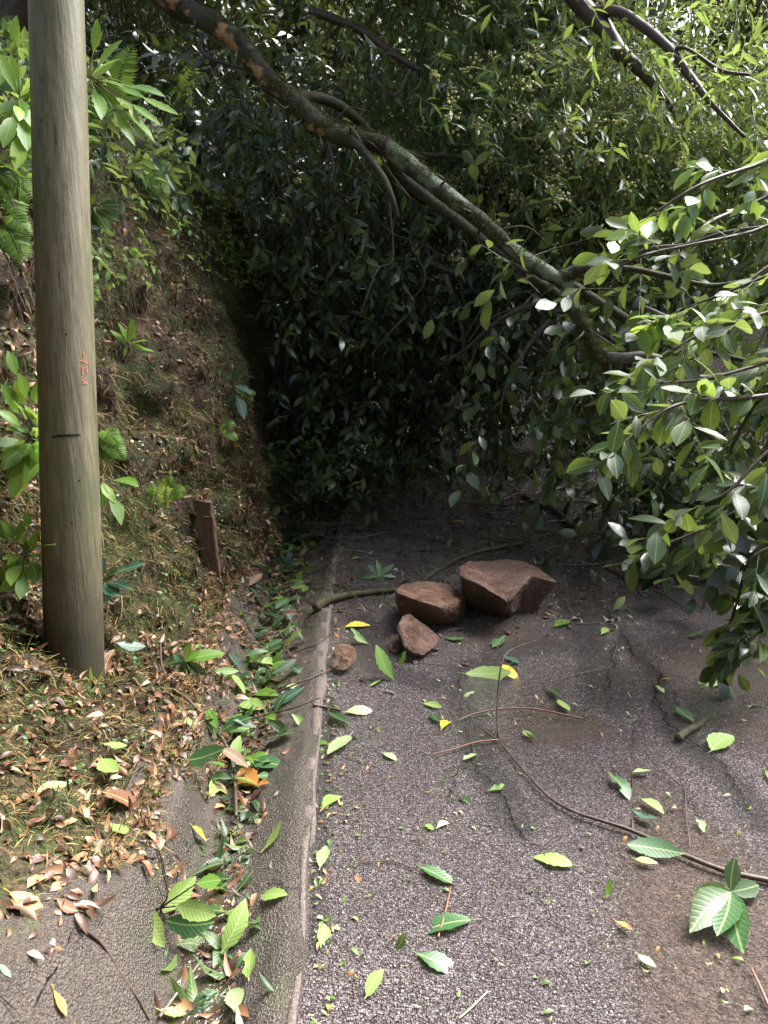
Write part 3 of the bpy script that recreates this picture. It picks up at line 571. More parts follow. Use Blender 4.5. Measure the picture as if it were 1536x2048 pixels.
# ------------------------------------------------------------------ utility pole
def build_pole():
    b, _ = hit(150, 1372); b = np.array([b[0], 2.7, b[2]]); base = at(152, 1400, 2.7); top = at(111, -60, 2.92)
    ax = nrm(top-base); root = thing('utility_pole', 'weathered round wooden utility pole standing at the foot of the bank', 'utility pole', base)
    R0, R1 = .112, .09; p0 = base-ax*.35; p1 = top+ax*4.5; Lw = np.linalg.norm(p1-p0); kk = (R1-R0)/np.linalg.norm(top-base)
    mb = MB(); n = 160; s = np.linspace(0, 1, n)
    rr = R0+kk*np.clip(s*Lw-.35, 0, 2.6)-.004*np.clip(s*Lw-2.9, 0, 9)
    side = nrm(np.cross(ax, [0, 0.2, -1.])); fw = np.cross(side, ax); th = np.linspace(0, 2*math.pi, 49)[:-1]
    C_ = p0+ax*(s*Lw)[:, None]; ring = side*np.cos(th)[:, None]+fw*np.sin(th)[:, None]
    V = C_[:, None]+ring[None]*rr[:, None, None]; V = V+ring[None]*(.0035*fbm(V*[9, 9, 1.5], 3))[..., None]
    i = np.arange(n-1)[:, None]*48; j = np.arange(48)[None]; k = (j+1) % 48
    mb.add(V.reshape(-1, 3), np.stack([i+j, i+k, i+48+k, i+48+j], -1).reshape(-1, 4))
    mb.build('shaft', M['pole'], root, origin=base)
    def on_pole(u, v, lift=.0022):        # a point on the shaft's face towards the road user
        d = ray(u, v); d = d/np.linalg.norm(d); o = np.array([0, 0, CAM_H]); w = o-base
        dp = d-ax*(d@ax); wp = w-ax*(w@ax); A = dp@dp; Bq = 2*dp@wp; hh = np.clip(1.2, 0, 3)
        r = R0
        for _ in range(4):
            Cq = wp@wp-(r+lift)**2; disc = max(Bq*Bq-4*A*Cq, 0); t = (-Bq-math.sqrt(disc))/(2*A); q = o+d*t; r = R0+kk*np.clip((q-base)@ax, 0, 2.6)
        c = base+ax*((q-base)@ax); return c+nrm(q-c)*(r+lift)
    def stroke(mb, px, w):
        P = resample(np.array([on_pole(*q, .003) for q in px]), 14); c = base+ax*((P-base)@ax)[:, None]; N = nrm(P-c); tn = nrm(np.gradient(P, axis=0)); sd = np.cross(N, tn)
        wd = (w*(.6+.5*rng.random(14)))[:, None]; wd[0] *= .3; wd[-1] *= .3
        Vv = np.stack([P-sd*wd, P+sd*wd], 1).reshape(-1, 3); ii = np.arange(13)*2; mb.add(Vv, np.stack([ii, ii+1, ii+3, ii+2], -1))
    m = MB(); stroke(m, [(103, 874), (120, 872), (140, 871), (162, 870)], .0055); m.build('saw_cut', M['cut'], root, origin=base)
    m = MB()
    for px in ([(160, 721), (168, 723), (176, 726)], [(164, 731), (166, 740), (166, 750)], [(175, 733), (174, 740), (176, 747)], [(167, 704), (168, 711)], [(165, 759), (169, 765), (176, 767)], [(166, 768), (173, 764)]):
        stroke(m, px, .0022)
    m.build('chalk_mark', M['chalk'], root, origin=base)
    for u, v in ((133, 668), (144, 1045), (160, 960), (86, 160), (82, 240)):
        m = MB(); q = on_pole(u, v, .001); c = base+ax*((q-base)@ax); inst(m, OCT, [q], frames(np.array([nrm(q-c)]), rand_dir(1)), np.array([[.002, .004, .006]]))
        m.build('nail_head', M['cut'], root, origin=base)
build_pole()

# ------------------------------------------------------------------ brown stake in the bank foot
def build_stake():
    b, _ = hit(420, 1112); t = at(406, 1000, b[1]+.0); ax = nrm(t-b); mb = MB(); base = b.copy()
    root = thing('wooden_stake', 'squared brown timber stake driven in where the bank meets the gutter', 'stake', base)
    sd = nrm(np.cross(ax, [0, 1, 0])); fw = np.cross(sd, ax); L = np.linalg.norm(t-b); V = []
    for k, s in enumerate(np.linspace(-.12, L, 14)):
        w = .046; c = b+ax*s; j = .003*rng.normal(size=4)
        for q, (a_, b_) in enumerate(((-1, -1), (-.9, -1.06), (.9, -1.06), (1, -1), (1, 1), (.9, 1.06), (-.9, 1.06), (-1, 1))): V.append(c+sd*(w*a_+j[q % 4])+fw*(.03*b_)+(ax*(.012*a_) if s >= L-.001 else 0))
    V = np.array(V); n = 14; i = np.arange(n-1)[:, None]*8; jj = np.arange(8)[None]; kk = (jj+1) % 8
    mb.add(V, np.stack([i+jj, i+kk, i+8+kk, i+8+jj], -1).reshape(-1, 4)); e = (n-1)*8; mb.add(V[e:], [(0, 1, 2, 3), (0, 3, 4, 7), (4, 5, 6, 7)])
    mb.build('post', M['stake'], root, smooth=False, origin=base)
    m = MB(); P = np.array([t+sd*rng.uniform(-.05, .04)+np.array([rng.normal(0, .01), rng.normal(0, .015), .01+.012*k/3]) for k in range(12)])
    inst(m, LIT[0], P, frames(rand_dir(12)*[1, 1, .2], np.array([0, 0, 1.])+rng.normal(0, .3, (12, 3))), .06*rng.uniform(.6, 1.2, 12))
    m.build('leaf_cap', M['leaf_brown'], root, origin=base)
build_stake()

# ------------------------------------------------------------------ rocks
def rock(label, pts, mat_, sub=4, amp=.018, seed=0, group='rocks fallen on the road', ns=7., faces=None):
    P = np.array([at(u, v, y) if v is not None else None for u, v, y in pts]); P[:, 2] = np.maximum(P[:, 2], -.01)
    bm = bmesh.new()
    vs = [bm.verts.new(p) for p in P]
    if faces:
        for f_ in faces: bm.faces.new([vs[q] for q in f_])
        bmesh.ops.recalc_face_normals(bm, faces=bm.faces[:])
    else:
        r = bmesh.ops.convex_hull(bm, input=bm.verts[:]); bmesh.ops.delete(bm, geom=[g_ for g_ in r['geom_interior'] if isinstance(g_, bmesh.types.BMVert)], context='VERTS')
    bmesh.ops.triangulate(bm, faces=bm.faces[:])
    bmesh.ops.bevel(bm, geom=bm.edges[:], offset=.008, segments=1, affect='EDGES', clamp_overlap=True)
    bmesh.ops.triangulate(bm, faces=bm.faces[:])
    for _ in range(sub):
        lim = .012; ed = [e for e in bm.edges if e.calc_length() > lim*2]
        if not ed: break
        bmesh.ops.subdivide_edges(bm, edges=ed, cuts=1); bmesh.ops.triangulate(bm, faces=[f for f in bm.faces if len(f.verts) > 3])
    bm.normal_update(); bmesh.ops.recalc_face_normals(bm, faces=bm.faces[:]); bm.normal_update()
    co = np.array([v.co for v in bm.verts]); no = np.array([v.normal for v in bm.verts])
    q = co*ns+seed; f = fbm(q, 4); ridg = np.round(fbm(q*.8+40, 2)*5)/5
    lay = np.round(fbm(co*[3, 3, 22]+seed, 2)*4)/4
    co2 = co+no*(amp*(f*.45+ridg*.75+lay*.5))[:, None]+no*(.007*fbm(co*38, 3))[:, None]+no*(amp*.5*np.minimum(0, fbm(co*15+7, 2)))[:, None]
    c = co2.mean(0); base = np.array([c[0], c[1], 0.])
    for v, k in zip(bm.verts, co2): v.co = Vector(k-base)
    me = bpy.data.meshes.new('rock'); bm.to_mesh(me); bm.free(); me.materials.append(mat_)
    for p in me.polygons: p.use_smooth = False
    o = bpy.data.objects.new('rock', me); COL.objects.link(o); o.location = base
    tag(o, label, 'rock', group)
BIGR = dict(A=(918, 1132, 3.95), B=(938, 1121, 4.2), C=(1010, 1119, 4.35), D=(1052, 1122, 4.35), E=(1092, 1145, 4.05), F=(1114, 1163, 3.85), G=(1064, 1150, 3.84), V=(1016, 1204, 3.5), W=(965, 1172, 3.6), X=(919, 1150, 3.74), T=(1000, 1146, 4.0), U=(1045, 1143, 4.0),
            a=(928, 1195, 3.93), b=(945, 1222, 3.9), c=(985, 1237, 3.84), d=(1025, 1237, 3.82), e=(1064, 1227, 3.88), f=(1086, 1203, 3.96), g=(1050, 1185, 4.35), h=(950, 1185, 4.3))
rock('largest red-brown rock with a slanted flat top and a pointed end', [BIGR[k] for k in BIGR], M['rock_red'], 5, .013, 2,
     faces=[[list(BIGR).index(q) for q in w] for w in ('AXT', 'XWT', 'WVT', 'VUT', 'VGU', 'GEU', 'GFE', 'EDU', 'DCU', 'CTU', 'CBT', 'BAT', 'XWba', 'WVcb', 'Vdc', 'VGed', 'GFfe', 'AXa', 'Aah', 'ABh', 'BCgh', 'CDg', 'DEg', 'EFfg', 'abcdefgh')])
rock('ochre flat-topped rock leaning beside the largest rock',
     [(790, 1180, 3.72), (800, 1168, 3.9), (845, 1162, 4.05), (895, 1168, 4.0), (935, 1196, 3.82), (934, 1210, 3.8), (880, 1214, 3.46), (838, 1202, 3.46), (795, 1186, 3.58), (793, 1210, 3.72), (812, 1236, 3.72), (852, 1250, 3.64), (900, 1248, 3.66), (930, 1235, 3.78), (860, 1200, 4.1)], M['rock_ochre'], 5, .013, 8)
rock('brown pitted rock with a peaked top in front of the flat-topped rock',
     [(792, 1262, 3.35), (806, 1228, 3.42), (818, 1228, 3.45), (858, 1258, 3.42), (883, 1276, 3.4), (876, 1292, 3.34), (850, 1310, 3.22), (825, 1308, 3.2), (806, 1285, 3.24), (795, 1240, 3.4), (812, 1305, 3.25), (840, 1250, 3.6)], M['rock_red'], 5, .014, 17, ns=11)
rock('low brown rock chip tucked behind the peaked rock',
     [(774, 1300, 3.36), (780, 1272, 3.42), (796, 1266, 3.45), (806, 1290, 3.35), (800, 1306, 3.28), (782, 1306, 3.3), (795, 1275, 3.5)], M['rock_red'], 4, .008, 23, ns=14)
rock('smallest chunky reddish rock sitting on the gutter rim',
     [(660, 1330, 3.14), (664, 1300, 3.2), (680, 1287, 3.28), (708, 1290, 3.28), (716, 1304, 3.2), (712, 1326, 3.14), (694, 1342, 3.06), (668, 1345, 3.08), (690, 1290, 3.35), (700, 1320, 3.1)], M['rock_ochre'], 4, .01, 31, ns=16)
rock('dark earthy rock lying in the gutter litter below the bank',
     [(612, 1062, 5.55), (622, 1046, 5.7), (648, 1046, 5.7), (656, 1056, 5.6), (650, 1072, 5.45), (620, 1074, 5.45)], M['rock_dark'], 4, .012, 41, ns=12)
rock('dark brown slab of rock under the fallen crown',
     [(855, 932, 8.2), (870, 920, 8.4), (925, 918, 8.4), (938, 930, 8.2), (930, 944, 8.), (865, 946, 8.)], M['rock_dark'], 4, .02, 47, ns=9)

for k in range(34):                      # crumbs that broke off the rocks
    c = [(800, 1315), (700, 1350), (900, 1300), (1010, 1250), (1090, 1230), (770, 1250)][k % 6]; p, _ = hit(c[0]+rng.normal(0, 42), c[1]+abs(rng.normal(0, 16))); r = rng.uniform(.006, .02)
    bm = bmesh.new(); [bm.verts.new(q*r*np.array([1, .8, .6])) for q in rand_dir(11)]; bmesh.ops.convex_hull(bm, input=bm.verts[:]); me = bpy.data.meshes.new('rock_crumb'); bm.to_mesh(me); bm.free(); me.materials.append(M['rock_red'])
    o = bpy.data.objects.new('rock_crumb', me); COL.objects.link(o); o.location = (p[0], p[1], H(p[0], p[1])+r*.4); tag(o, 'small reddish crumb of rock on the asphalt around the fallen rocks', 'rock', 'rock crumbs around the fallen rocks')

# ------------------------------------------------------------------ foliage helpers
FW = np.array([0, CP, -SP])
def wrad(p, rpx): return rpx*float((np.asarray(p)-[0, 0, CAM_H])@FW)/FPX
def in_poly(u, v, poly):
    r = np.zeros(len(u), bool); x, y = np.array(poly, float).T
    for i in range(len(x)):
        j = i-1; c = ((y[i] > v) != (y[j] > v)) & (u < (x[j]-x[i])*(v-y[i])/(y[j]-y[i]+1e-12)+x[i]); r ^= c
    return r
def zone(poly, n, y0, y1, clump=.45, ncl=44):
    """n points filling the volume seen through an outline between two distances, gathered in clumps"""
    x, y = np.array(poly, float).T; out = np.zeros((0, 3)); cl = None
    while len(out) < n:
        m = 4000; u = rng.uniform(x.min(), x.max(), m); v = rng.uniform(y.min(), y.max(), m); k = in_poly(u, v, poly); u, v = u[k], v[k]
        p = np.array([at(a, b, c) for a, b, c in zip(u, v, rng.uniform(y0, y1, len(u)))])
        if cl is None: cl = p[:ncl]
        out = np.vstack([out, p])
    out = out[:n]; kk = rng.integers(0, len(cl), n); w = rng.random(n) < clump
    out[w] = cl[kk[w]]+rng.normal(0, .28, (w.sum(), 3)); out = out[out[:, 2] > .05]; return out
def in_bank(p): return np.array([q[0] < float(x_foot(q[1])) and q[2] < H(q[0], q[1])+.03 for q in p])
LAUREL = [leaf_t(3, .19, .25, .2), leaf_t(3, .17, .1, .35), leaf_t(3, .21, .4, .05)]
LANCE = [leaf_t(3, .12, .3, .25), leaf_t(3, .11, .2, .5), leaf_t(3, .13, .4, .1)]
NEAR = [leaf_t(8, .25, .22, .15, .035, .55), leaf_t(8, .22, .35, .3, .035, .57), leaf_t(8, .27, .12, .22, .035, .54, .15), leaf_t(8, .23, .3, -.05, .035, .55, -.15)]
WIDE = [leaf_t(4, .25, .25, .2, 0, .52), leaf_t(4, .23, .1, .35, 0, .55), leaf_t(4, .27, .4, .05, 0, .5)]
BIG = [leaf_t(11, .21, .2, .12, .05, .5, .1), leaf_t(11, .19, .3, .25, .05, .52), leaf_t(11, .24, .12, .06, .05, .5, -.12)]
DOWN = np.array([0, 0, -1.])

# ------------------------------------------------------------------ the fallen tree
FT = thing('fallen_tree', 'mossy tree fallen from the bank right across the road, its leafy crown blocking the way', 'tree', (-4.2, 7.2, 4.1)); FTO = np.array(FT.location)
TR = [(340, -2, 6.0, 26), (385, 25, 5.9, 23), (428, 50, 5.8, 21), (468, 78, 5.7, 21), (495, 108, 5.62, 22), (518, 135, 5.56, 21), (540, 164, 5.5, 21), (566, 188, 5.45, 21), (600, 215, 5.38, 23), (633, 248, 5.3, 22), (665, 265, 5.25, 19), (712, 278, 5.15, 18), (768, 293, 5.05, 19), (823, 332, 4.97, 19), (888, 385, 4.88, 17), (973, 452, 4.75, 16), (1018, 497, 4.68, 16), (1088, 542, 4.55, 16), (1136, 572, 4.48, 15), (1145, 606, 4.44, 12), (1163, 645, 4.4, 12), (1180, 682, 4.38, 13), (1196, 712, 4.36, 14), (1216, 722, 4.32, 12)]
tp = [at(u, v, y) for u, v, y, r in TR]; trd = [wrad(p, r[3]) for p, r in zip(tp, TR)]
tp = [np.array(q) for q in ((-4.4, 7.4, 3.9), (-3.7, 7.0, 4.55), (-2.7, 6.5, 4.65))]+tp; trd = [.2, .15, .11]+trd
def bark_attrs(V, bare=(), lich=(), moss_up=True, ynear=None):
    b = np.zeros(len(V)); l = np.zeros(len(V)); nz = fbm(V*22, 3); n2 = fbm(V*9+5, 3)
    for u, v, y, r in bare: b = np.maximum(b, (np.linalg.norm((V-at(u, v, y))*[1, .8, 1], axis=1) < r*(1+1.1*nz)).astype(float))
    for u, v, y, r in lich: l = np.maximum(l, np.clip((r*(1.1+1.3*nz)-np.linalg.norm(V-at(u, v, y), axis=1))*40, 0, 1))
    return {'bare': b, 'lichen': np.maximum(l, np.clip((n2-.5)*9, 0, .55)), 'moss': np.clip(.55+1.6*n2, 0, 1)}
mb = MB(); TP, TRR = tube(mb, tp, [r*.92 for r in trd], 320, 48, .3, 10.); V = mb.V[0]
BARE = [(318, 2, 5.88, .05), (340, 4, 5.86, .04), (362, 29, 5.8, .04), (380, 47, 5.76, .035), (413, 60, 5.7, .035), (440, 60, 5.68, .05), (456, 78, 5.63, .045), (468, 98, 5.6, .04), (482, 118, 5.54, .025), (497, 134, 5.5, .04), (508, 146, 5.48, .04), (520, 168, 5.42, .04), (538, 186, 5.38, .045), (570, 214, 5.33, .02), (618, 256, 5.22, .03), (636, 264, 5.2, .03)]
LICH = [(800, 312, 4.95, .09), (822, 322, 4.95, .07), (856, 350, 4.85, .09), (905, 385, 4.8, .05), (930, 398, 4.8, .05), (1030, 490, 4.6, .07), (1062, 515, 4.55, .06), (1090, 530, 4.5, .08), (1125, 560, 4.42, .07), (1140, 600, 4.4, .06)]
tr = mb.build('trunk', M['bark'], FT, True, bark_attrs(V, BARE, LICH), FTO)
def limb(root, ro, px, name='branch', n=40, sides=12, mat_=None, attrs=True, rough=.15):
    """px: (u, v, y, radius in photo pixels)"""
    P = [at(u, v, y) for u, v, y, r in px]; R = [wrad(p, q[3]) for p, q in zip(P, px)]
    mb = MB(); tube(mb, P, R, n, sides, rough, 14.); return mb.build(name, mat_ or M['bark'], root, True, bark_attrs(mb.V[0], (), LICH) if attrs else None, ro)
limb(FT, FTO, [(585, 196, 5.42, 14), (632, 194, 5.5, 10), (672, 208, 5.62, 10), (712, 236, 5.75, 9), (755, 280, 5.85, 8), (800, 304, 5.9, 8), (850, 311, 5.95, 7), (925, 314, 6.0, 4)])
limb(FT, FTO, [(690, 272, 5.18, 12), (722, 296, 5.05, 9), (748, 330, 4.95, 8), (770, 362, 4.9, 7), (786, 398, 4.85, 5), (797, 436, 4.85, 4)])
limb(FT, FTO, [(780, 310, 5.1, 10), (808, 358, 5.15, 11), (860, 400, 5.15, 11), (913, 440, 5.1, 11), (988, 497, 5.0, 10), (1030, 532, 4.9, 10), (1078, 566, 4.85, 9), (1113, 587, 4.8, 8), (1150, 640, 4.8, 5)])
limb(FT, FTO, [(1120, 560, 4.5, 14), (1150, 540, 4.45, 11), (1190, 536, 4.4, 7), (1260, 538, 4.3, 6), (1330, 552, 4.2, 6), (1420, 571, 4.1, 5), (1500, 560, 4., 4)])
limb(FT, FTO, [(1140, 570, 4.45, 12), (1190, 600, 4.5, 10), (1240, 632, 4.5, 10), (1300, 668, 4.5, 9), (1370, 700, 4.5, 7), (1450, 712, 4.4, 5), (1560, 740, 4.3, 4)])
limb(FT, FTO, [(1212, 716, 4.35, 12), (1250, 717, 4.25, 11), (1290, 713, 4.2, 10), (1340, 728, 4.1, 9), (1400, 758, 4., 8), (1480, 745, 3.95, 8), (1560, 722, 3.95, 8), (1800, 740, 4.05, 11), (2080, 690, 4.3, 12), (2350, 640, 4.7, 10), (2600, 600, 5.2, 6)], mat_=M['twig_grey'])
limb(FT, FTO, [(1205, 700, 4.35, 9), (1222, 760, 4.4, 8), (1262, 800, 4.5, 6), (1320, 860, 4.5, 5), (1400, 930, 4.5, 4)])
for px in ([(1225, 540, 4.3, 4), (1290, 500, 4., 4.5), (1370, 490, 3.8, 4), (1450, 465, 3.6, 4), (1560, 450, 3.4, 3)],
           [(1370, 490, 3.8, 4), (1420, 445, 3.9, 4), (1500, 410, 4.0, 4), (1560, 380, 4, 3)],
           [(1290, 615, 4.2, 4), (1350, 640, 4.1, 4), (1400, 650, 4., 3.5), (1480, 600, 3.9, 3), (1560, 540, 3.8, 3)],
           [(1205, 720, 4.4, 6), (1215, 790, 4.4, 5), (1230, 840, 4.4, 4), (1240, 900, 4.4, 3)],
           [(1355, 500, 5., 4), (1360, 600, 5., 5), (1352, 700, 5., 4), (1370, 800, 5., 3)],
           [(1320, 800, 4.6, 6), (1400, 860, 4.5, 6), (1470, 900, 4.4, 5), (1560, 950, 4.3, 4)],
           [(1240, 860, 4.6, 3), (1262, 920, 4.5, 3), (1270, 990, 4.5, 2)],
           [(1400, 620, 5.4, 5), (1450, 560, 5.5, 4), (1540, 500, 5.5, 4)],
           [(1090, 600, 4.9, 5), (1000, 640, 5.2, 4), (930, 700, 5.6, 4), (880, 730, 5.8, 3)],
           [(890, 550, 6.3, 6), (920, 640, 6.2, 5), (930, 720, 6.2, 4), (935, 790, 6.2, 3)],
           [(850, 520, 6.6, 6), (905, 545, 6.5, 5), (960, 560, 6.4, 4), (1040, 580, 6.2, 4)],
           [(330, 240, 6.6, 3), (470, 280, 6.4, 3.5), (590, 330, 6.3, 3), (700, 400, 6.3, 2)],
           [(480, 190, 6.4, 4), (505, 240, 6.3, 5), (530, 310, 6.2, 4), (560, 380, 6.2, 3)],
           [(400, 65, 6.1, 3), (405, 105, 6.0, 4), (445, 125, 5.9, 4), (500, 140, 5.8, 3)],
           [(575, 470, 6.3, 3), (590, 430, 6.3, 4), (580, 380, 6.2, 4), (560, 300, 6.2, 3)],
           [(1100, 640, 5.6, 5), (1050, 700, 5.6, 4), (1010, 780, 5.5, 3), (1000, 830, 5.5, 2)],
           [(1030, 640, 5.9, 6), (1090, 700, 5.8, 5), (1160, 770, 5.6, 5), (1210, 840, 5.4, 4)],
           [(960, 620, 5.9, 4), (990, 690, 5.9, 4), (1040, 740, 5.8, 3)],
           [(1080, 410, 7.2, 8), (1160, 470, 7.2, 7), (1260, 520, 7, 6), (1350, 560, 7, 5)],
           [(960, 0, 6.9, 6), (1060, 20, 6.9, 6), (1160, 50, 6.8, 5)], [(620, 20, 6.6, 8), (720, 60, 6.5, 9), (790, 110, 6.4, 7), (840, 140, 6.3, 5)],
           [(740, 150, 6.4, 4), (790, 190, 6.3, 4), (820, 140, 6.3, 3)]):
    limb(FT, FTO, px, 'thin_branch', 24, 7, M['twig_grey'] if rng.random() < .6 else M['twig'], False)
for k in rng.integers(90, 310, 26):       # broken side twigs along the trunk
    tn_ = nrm(TP[k+3]-TP[k-3]); d_ = nrm(np.cross(tn_, rng.normal(size=3))+tn_*.5+[0, -.2, .1]); L_ = rng.uniform(.08, .4); b_ = TP[k]+d_*TRR[k]*.6; mb = MB()
    tube(mb, [b_, b_+d_*L_*.5+rng.normal(0, .02, 3), b_+d_*L_+DOWN*.1*L_+rng.normal(0, .04, 3)], [.009, .006, .003], 14, 6, .15, 20.); mb.build('broken_twig', M['twig_moss' if k % 2 else 'twig_grey'], FT, True, None, FTO)
for k in range(28):                      # bare twigs trailing down in the hollow
    b_ = at(rng.uniform(480, 1150), rng.uniform(380, 720), rng.uniform(5.6, 7.2)); d_ = nrm(np.array([rng.normal(.1, .6), rng.normal(-.1, .4), -1.])); L_ = rng.uniform(.4, 1.1); mb = MB()
    if b_[2]-L_ < .05 or in_bank([b_, b_+d_*L_]).any(): continue
    tube(mb, [b_, b_+d_*L_*.35+rng.normal(0, .06, 3), b_+d_*L_*.7+rng.normal(0, .08, 3), b_+d_*L_], [.009, .007, .005, .003], 22, 6, .1, 20.); mb.build('thin_branch', M['twig_grey'], FT, True, None, FTO)
# shaggy moss on trunk and limbs
mb = MB(); n = 15000; k = rng.integers(60, 316, n); P, R = TP[k], TRR[k]; tn = nrm(np.gradient(TP, axis=0))[k]
d = nrm(np.cross(tn, rng.normal(size=(n, 3)))); d = np.where((d[:, 2:] < -.2) & (rng.random((n, 1)) < .75), d*[1, 1, -1], d); d = nrm(d-tn*(d*tn).sum(1, keepdims=True))
q = P+d*(R*1.0)[:, None]+tn*rng.uniform(-.02, .02, (n, 1)); keep = fbm(q*6+5, 3) > -.22
for u, v, y, r in BARE: keep &= np.linalg.norm(q-at(u, v, y), axis=1) > r*1.1
q, d, tn = q[keep], d[keep], tn[keep]; n = len(q); l = rng.uniform(.012, .05, n)
inst(mb, STRIP, q-d*.004, frames(d*.7+tn*rng.normal(0, .5, (n, 1))+DOWN*.35+rng.normal(0, .3, (n, 3)), rand_dir(n)), np.stack([l, np.full(n, .0032), l], 1))
mb.build('moss', M['trunk_moss'], FT, True, None, FTO)
# crown foliage hanging in the dark hollow
def crown_part(root, ro, name, mat_, poly, n, y0, y1, nleaf, ll, tm, dir_, dsp, L, droop, leafdroop=.4, jit=.7, twig='twig', flow=None, nflow=0, twr=.004, updir=(0, 0, 1), ncl=44):
    O = zone(poly, n, y0, y1, .7, ncl); O = O[~in_bank(O)]; D = nrm(np.asarray(dir_, float)+rng.normal(0, dsp, (len(O), 3)))
    end = O+D*L; end[:, 2] -= droop*L; ok = (~in_bank(end)) & (end[:, 2] > .02); O, D = O[ok], D[ok]
    a, b = MB(), MB(); foliage(a, b, O, D, L*rng.uniform(.7, 1.2, len(O)), nleaf, ll, tm, droop, .9, updir, jit, .15, leafdroop, twr, flow, nflow)
    f = a.build(name, mat_, root, True, None, ro); b.build('twig_sprays', M[twig], root, True, None, ro); return f
HOLLOW = [(350, 110), (560, 190), (760, 330), (900, 430), (1100, 600), (1200, 760), (1230, 900), (1080, 930), (900, 880), (640, 880), (545, 830), (500, 600), (430, 380)]
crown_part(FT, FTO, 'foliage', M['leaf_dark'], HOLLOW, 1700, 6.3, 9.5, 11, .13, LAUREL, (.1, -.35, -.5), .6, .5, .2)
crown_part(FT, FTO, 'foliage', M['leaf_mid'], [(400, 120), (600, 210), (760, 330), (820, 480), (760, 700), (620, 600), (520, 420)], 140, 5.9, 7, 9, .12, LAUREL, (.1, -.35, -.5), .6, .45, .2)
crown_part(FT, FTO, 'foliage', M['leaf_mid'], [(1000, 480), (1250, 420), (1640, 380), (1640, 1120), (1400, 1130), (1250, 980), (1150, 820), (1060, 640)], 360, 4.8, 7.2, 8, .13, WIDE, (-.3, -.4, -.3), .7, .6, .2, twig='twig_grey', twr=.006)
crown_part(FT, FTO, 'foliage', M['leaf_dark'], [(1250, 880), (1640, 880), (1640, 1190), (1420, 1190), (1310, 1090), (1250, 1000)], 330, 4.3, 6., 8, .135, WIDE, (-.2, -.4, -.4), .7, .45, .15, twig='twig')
# the rest of the crown, lying farther out over the road
crown_part(FT, FTO, 'foliage', M['leaf_mid'], [(1620, 420), (2300, 350), (2500, 700), (2300, 1050), (1640, 1140)], 420, 4.2, 6.6, 8, .13, WIDE, (-.1, -.4, -.3), .7, .5, .2, twig='twig', twr=.006)
# the leafy boughs that hang nearest to the camera
BOUGHS = [
 ([(1640, 480, 4., 6), (1500, 560, 3.9, 6), (1400, 660, 3.8, 5), (1330, 760, 3.7, 4), (1290, 860, 3.7, 3)], 12, .35, .16, 'leaf_near'),
 ([(1640, 640, 3.8, 6), (1540, 760, 3.7, 6), (1470, 880, 3.6, 5), (1440, 960, 3.6, 4), (1420, 1040, 3.6, 3)], 12, .4, .16, 'leaf_near'),
 ([(1200, 655, 3.4, 5), (1150, 645, 3.1, 5), (1108, 690, 2.95, 5), (1100, 740, 2.9, 5), (1116, 790, 2.85, 5), (1140, 832, 2.8, 4)], 17, .35, .16, 'leaf_near'),
 ([(1200, 520, 3.6, 4), (1222, 640, 3.3, 4.5), (1246, 740, 3.2, 4.5), (1282, 820, 3.1, 4), (1330, 930, 3.0, 3), (1362, 990, 2.95, 2.5)], 12, .3, .2, 'leaf_near'),
 ([(1640, 770, 2.9, 8), (1500, 795, 2.8, 7), (1400, 800, 2.75, 6), (1330, 820, 2.7, 5), (1270, 865, 2.65, 3)], 12, .1, .18, 'leaf_near'),
 ([(1640, 420, 3.5, 6), (1500, 465, 3.4, 6), (1380, 490, 3.3, 5), (1290, 510, 3.2, 4), (1215, 545, 3.2, 3)], 8, .1, .15, 'leaf_near'),
 ([(1640, 300, 3.4, 7), (1500, 335, 3.3, 6), (1400, 370, 3.2, 5), (1310, 425, 3.2, 3)], 11, .1, .18, 'leaf_canopy'),
 ([(1640, 590, 3.1, 6), (1520, 630, 3.0, 6), (1420, 660, 3.0, 5), (1340, 700, 2.95, 3)], 10, .1, .18, 'leaf_near'),
 ([(1640, 850, 2.8, 7), (1540, 900, 2.75, 6), (1460, 980, 2.7, 5), (1400, 1010, 2.7, 3)], 9, .3, .18, 'leaf_near'),
 ([(1640, 1040, 3.0, 6), (1560, 1085, 2.95, 5), (1500, 1120, 2.9, 5), (1478, 1190, 2.9, 4), (1455, 1270, 2.9, 3)], 9, .45, .18, 'leaf_near'),
 ([(1400, 900, 3.3, 4), (1350, 980, 3.3, 4), (1320, 1040, 3.25, 3), (1300, 1080, 3.2, 2)], 8, .3, .18, 'leaf_dark'),
 ([(1640, 960, 3.1, 5), (1500, 1010, 3.1, 5), (1400, 1060, 3.1, 4), (1340, 1085, 3.1, 3)], 9, .2, .18, 'leaf_dark'),
 ([(1640, 690, 3.0, 6), (1500, 735, 2.95, 6), (1400, 760, 2.9, 5), (1320, 765, 2.9, 3)], 11, .1, .18, 'leaf_near'),
 ([(1640, 520, 3.3, 5), (1540, 550, 3.3, 5), (1440, 590, 3.25, 4), (1360, 620, 3.25, 3)], 8, .1, .18, 'leaf_bright'),
 ([(1370, 760, 3.2, 4), (1300, 780, 3.2, 4), (1240, 880, 3.2, 3), (1270, 950, 3.2, 2)], 11, .3, .15, 'leaf_near'),
 ([(1640, 1180, 2.9, 5), (1560, 1200, 2.85, 4), (1510, 1250, 2.8, 3)], 7, .3, .15, 'leaf_near'),
 ([(1340, 1085, 3.3, 4), (1320, 1120, 3.3, 3), (1290, 1140, 3.4, 2)], 5, .1, .15, 'leaf_dark'),
 ([(1640, 1110, 3.6, 6), (1450, 1150, 3.7, 5), (1370, 1150, 3.8, 4), (1310, 1110, 3.9, 3)], 9, .1, .2, 'leaf_dark')]
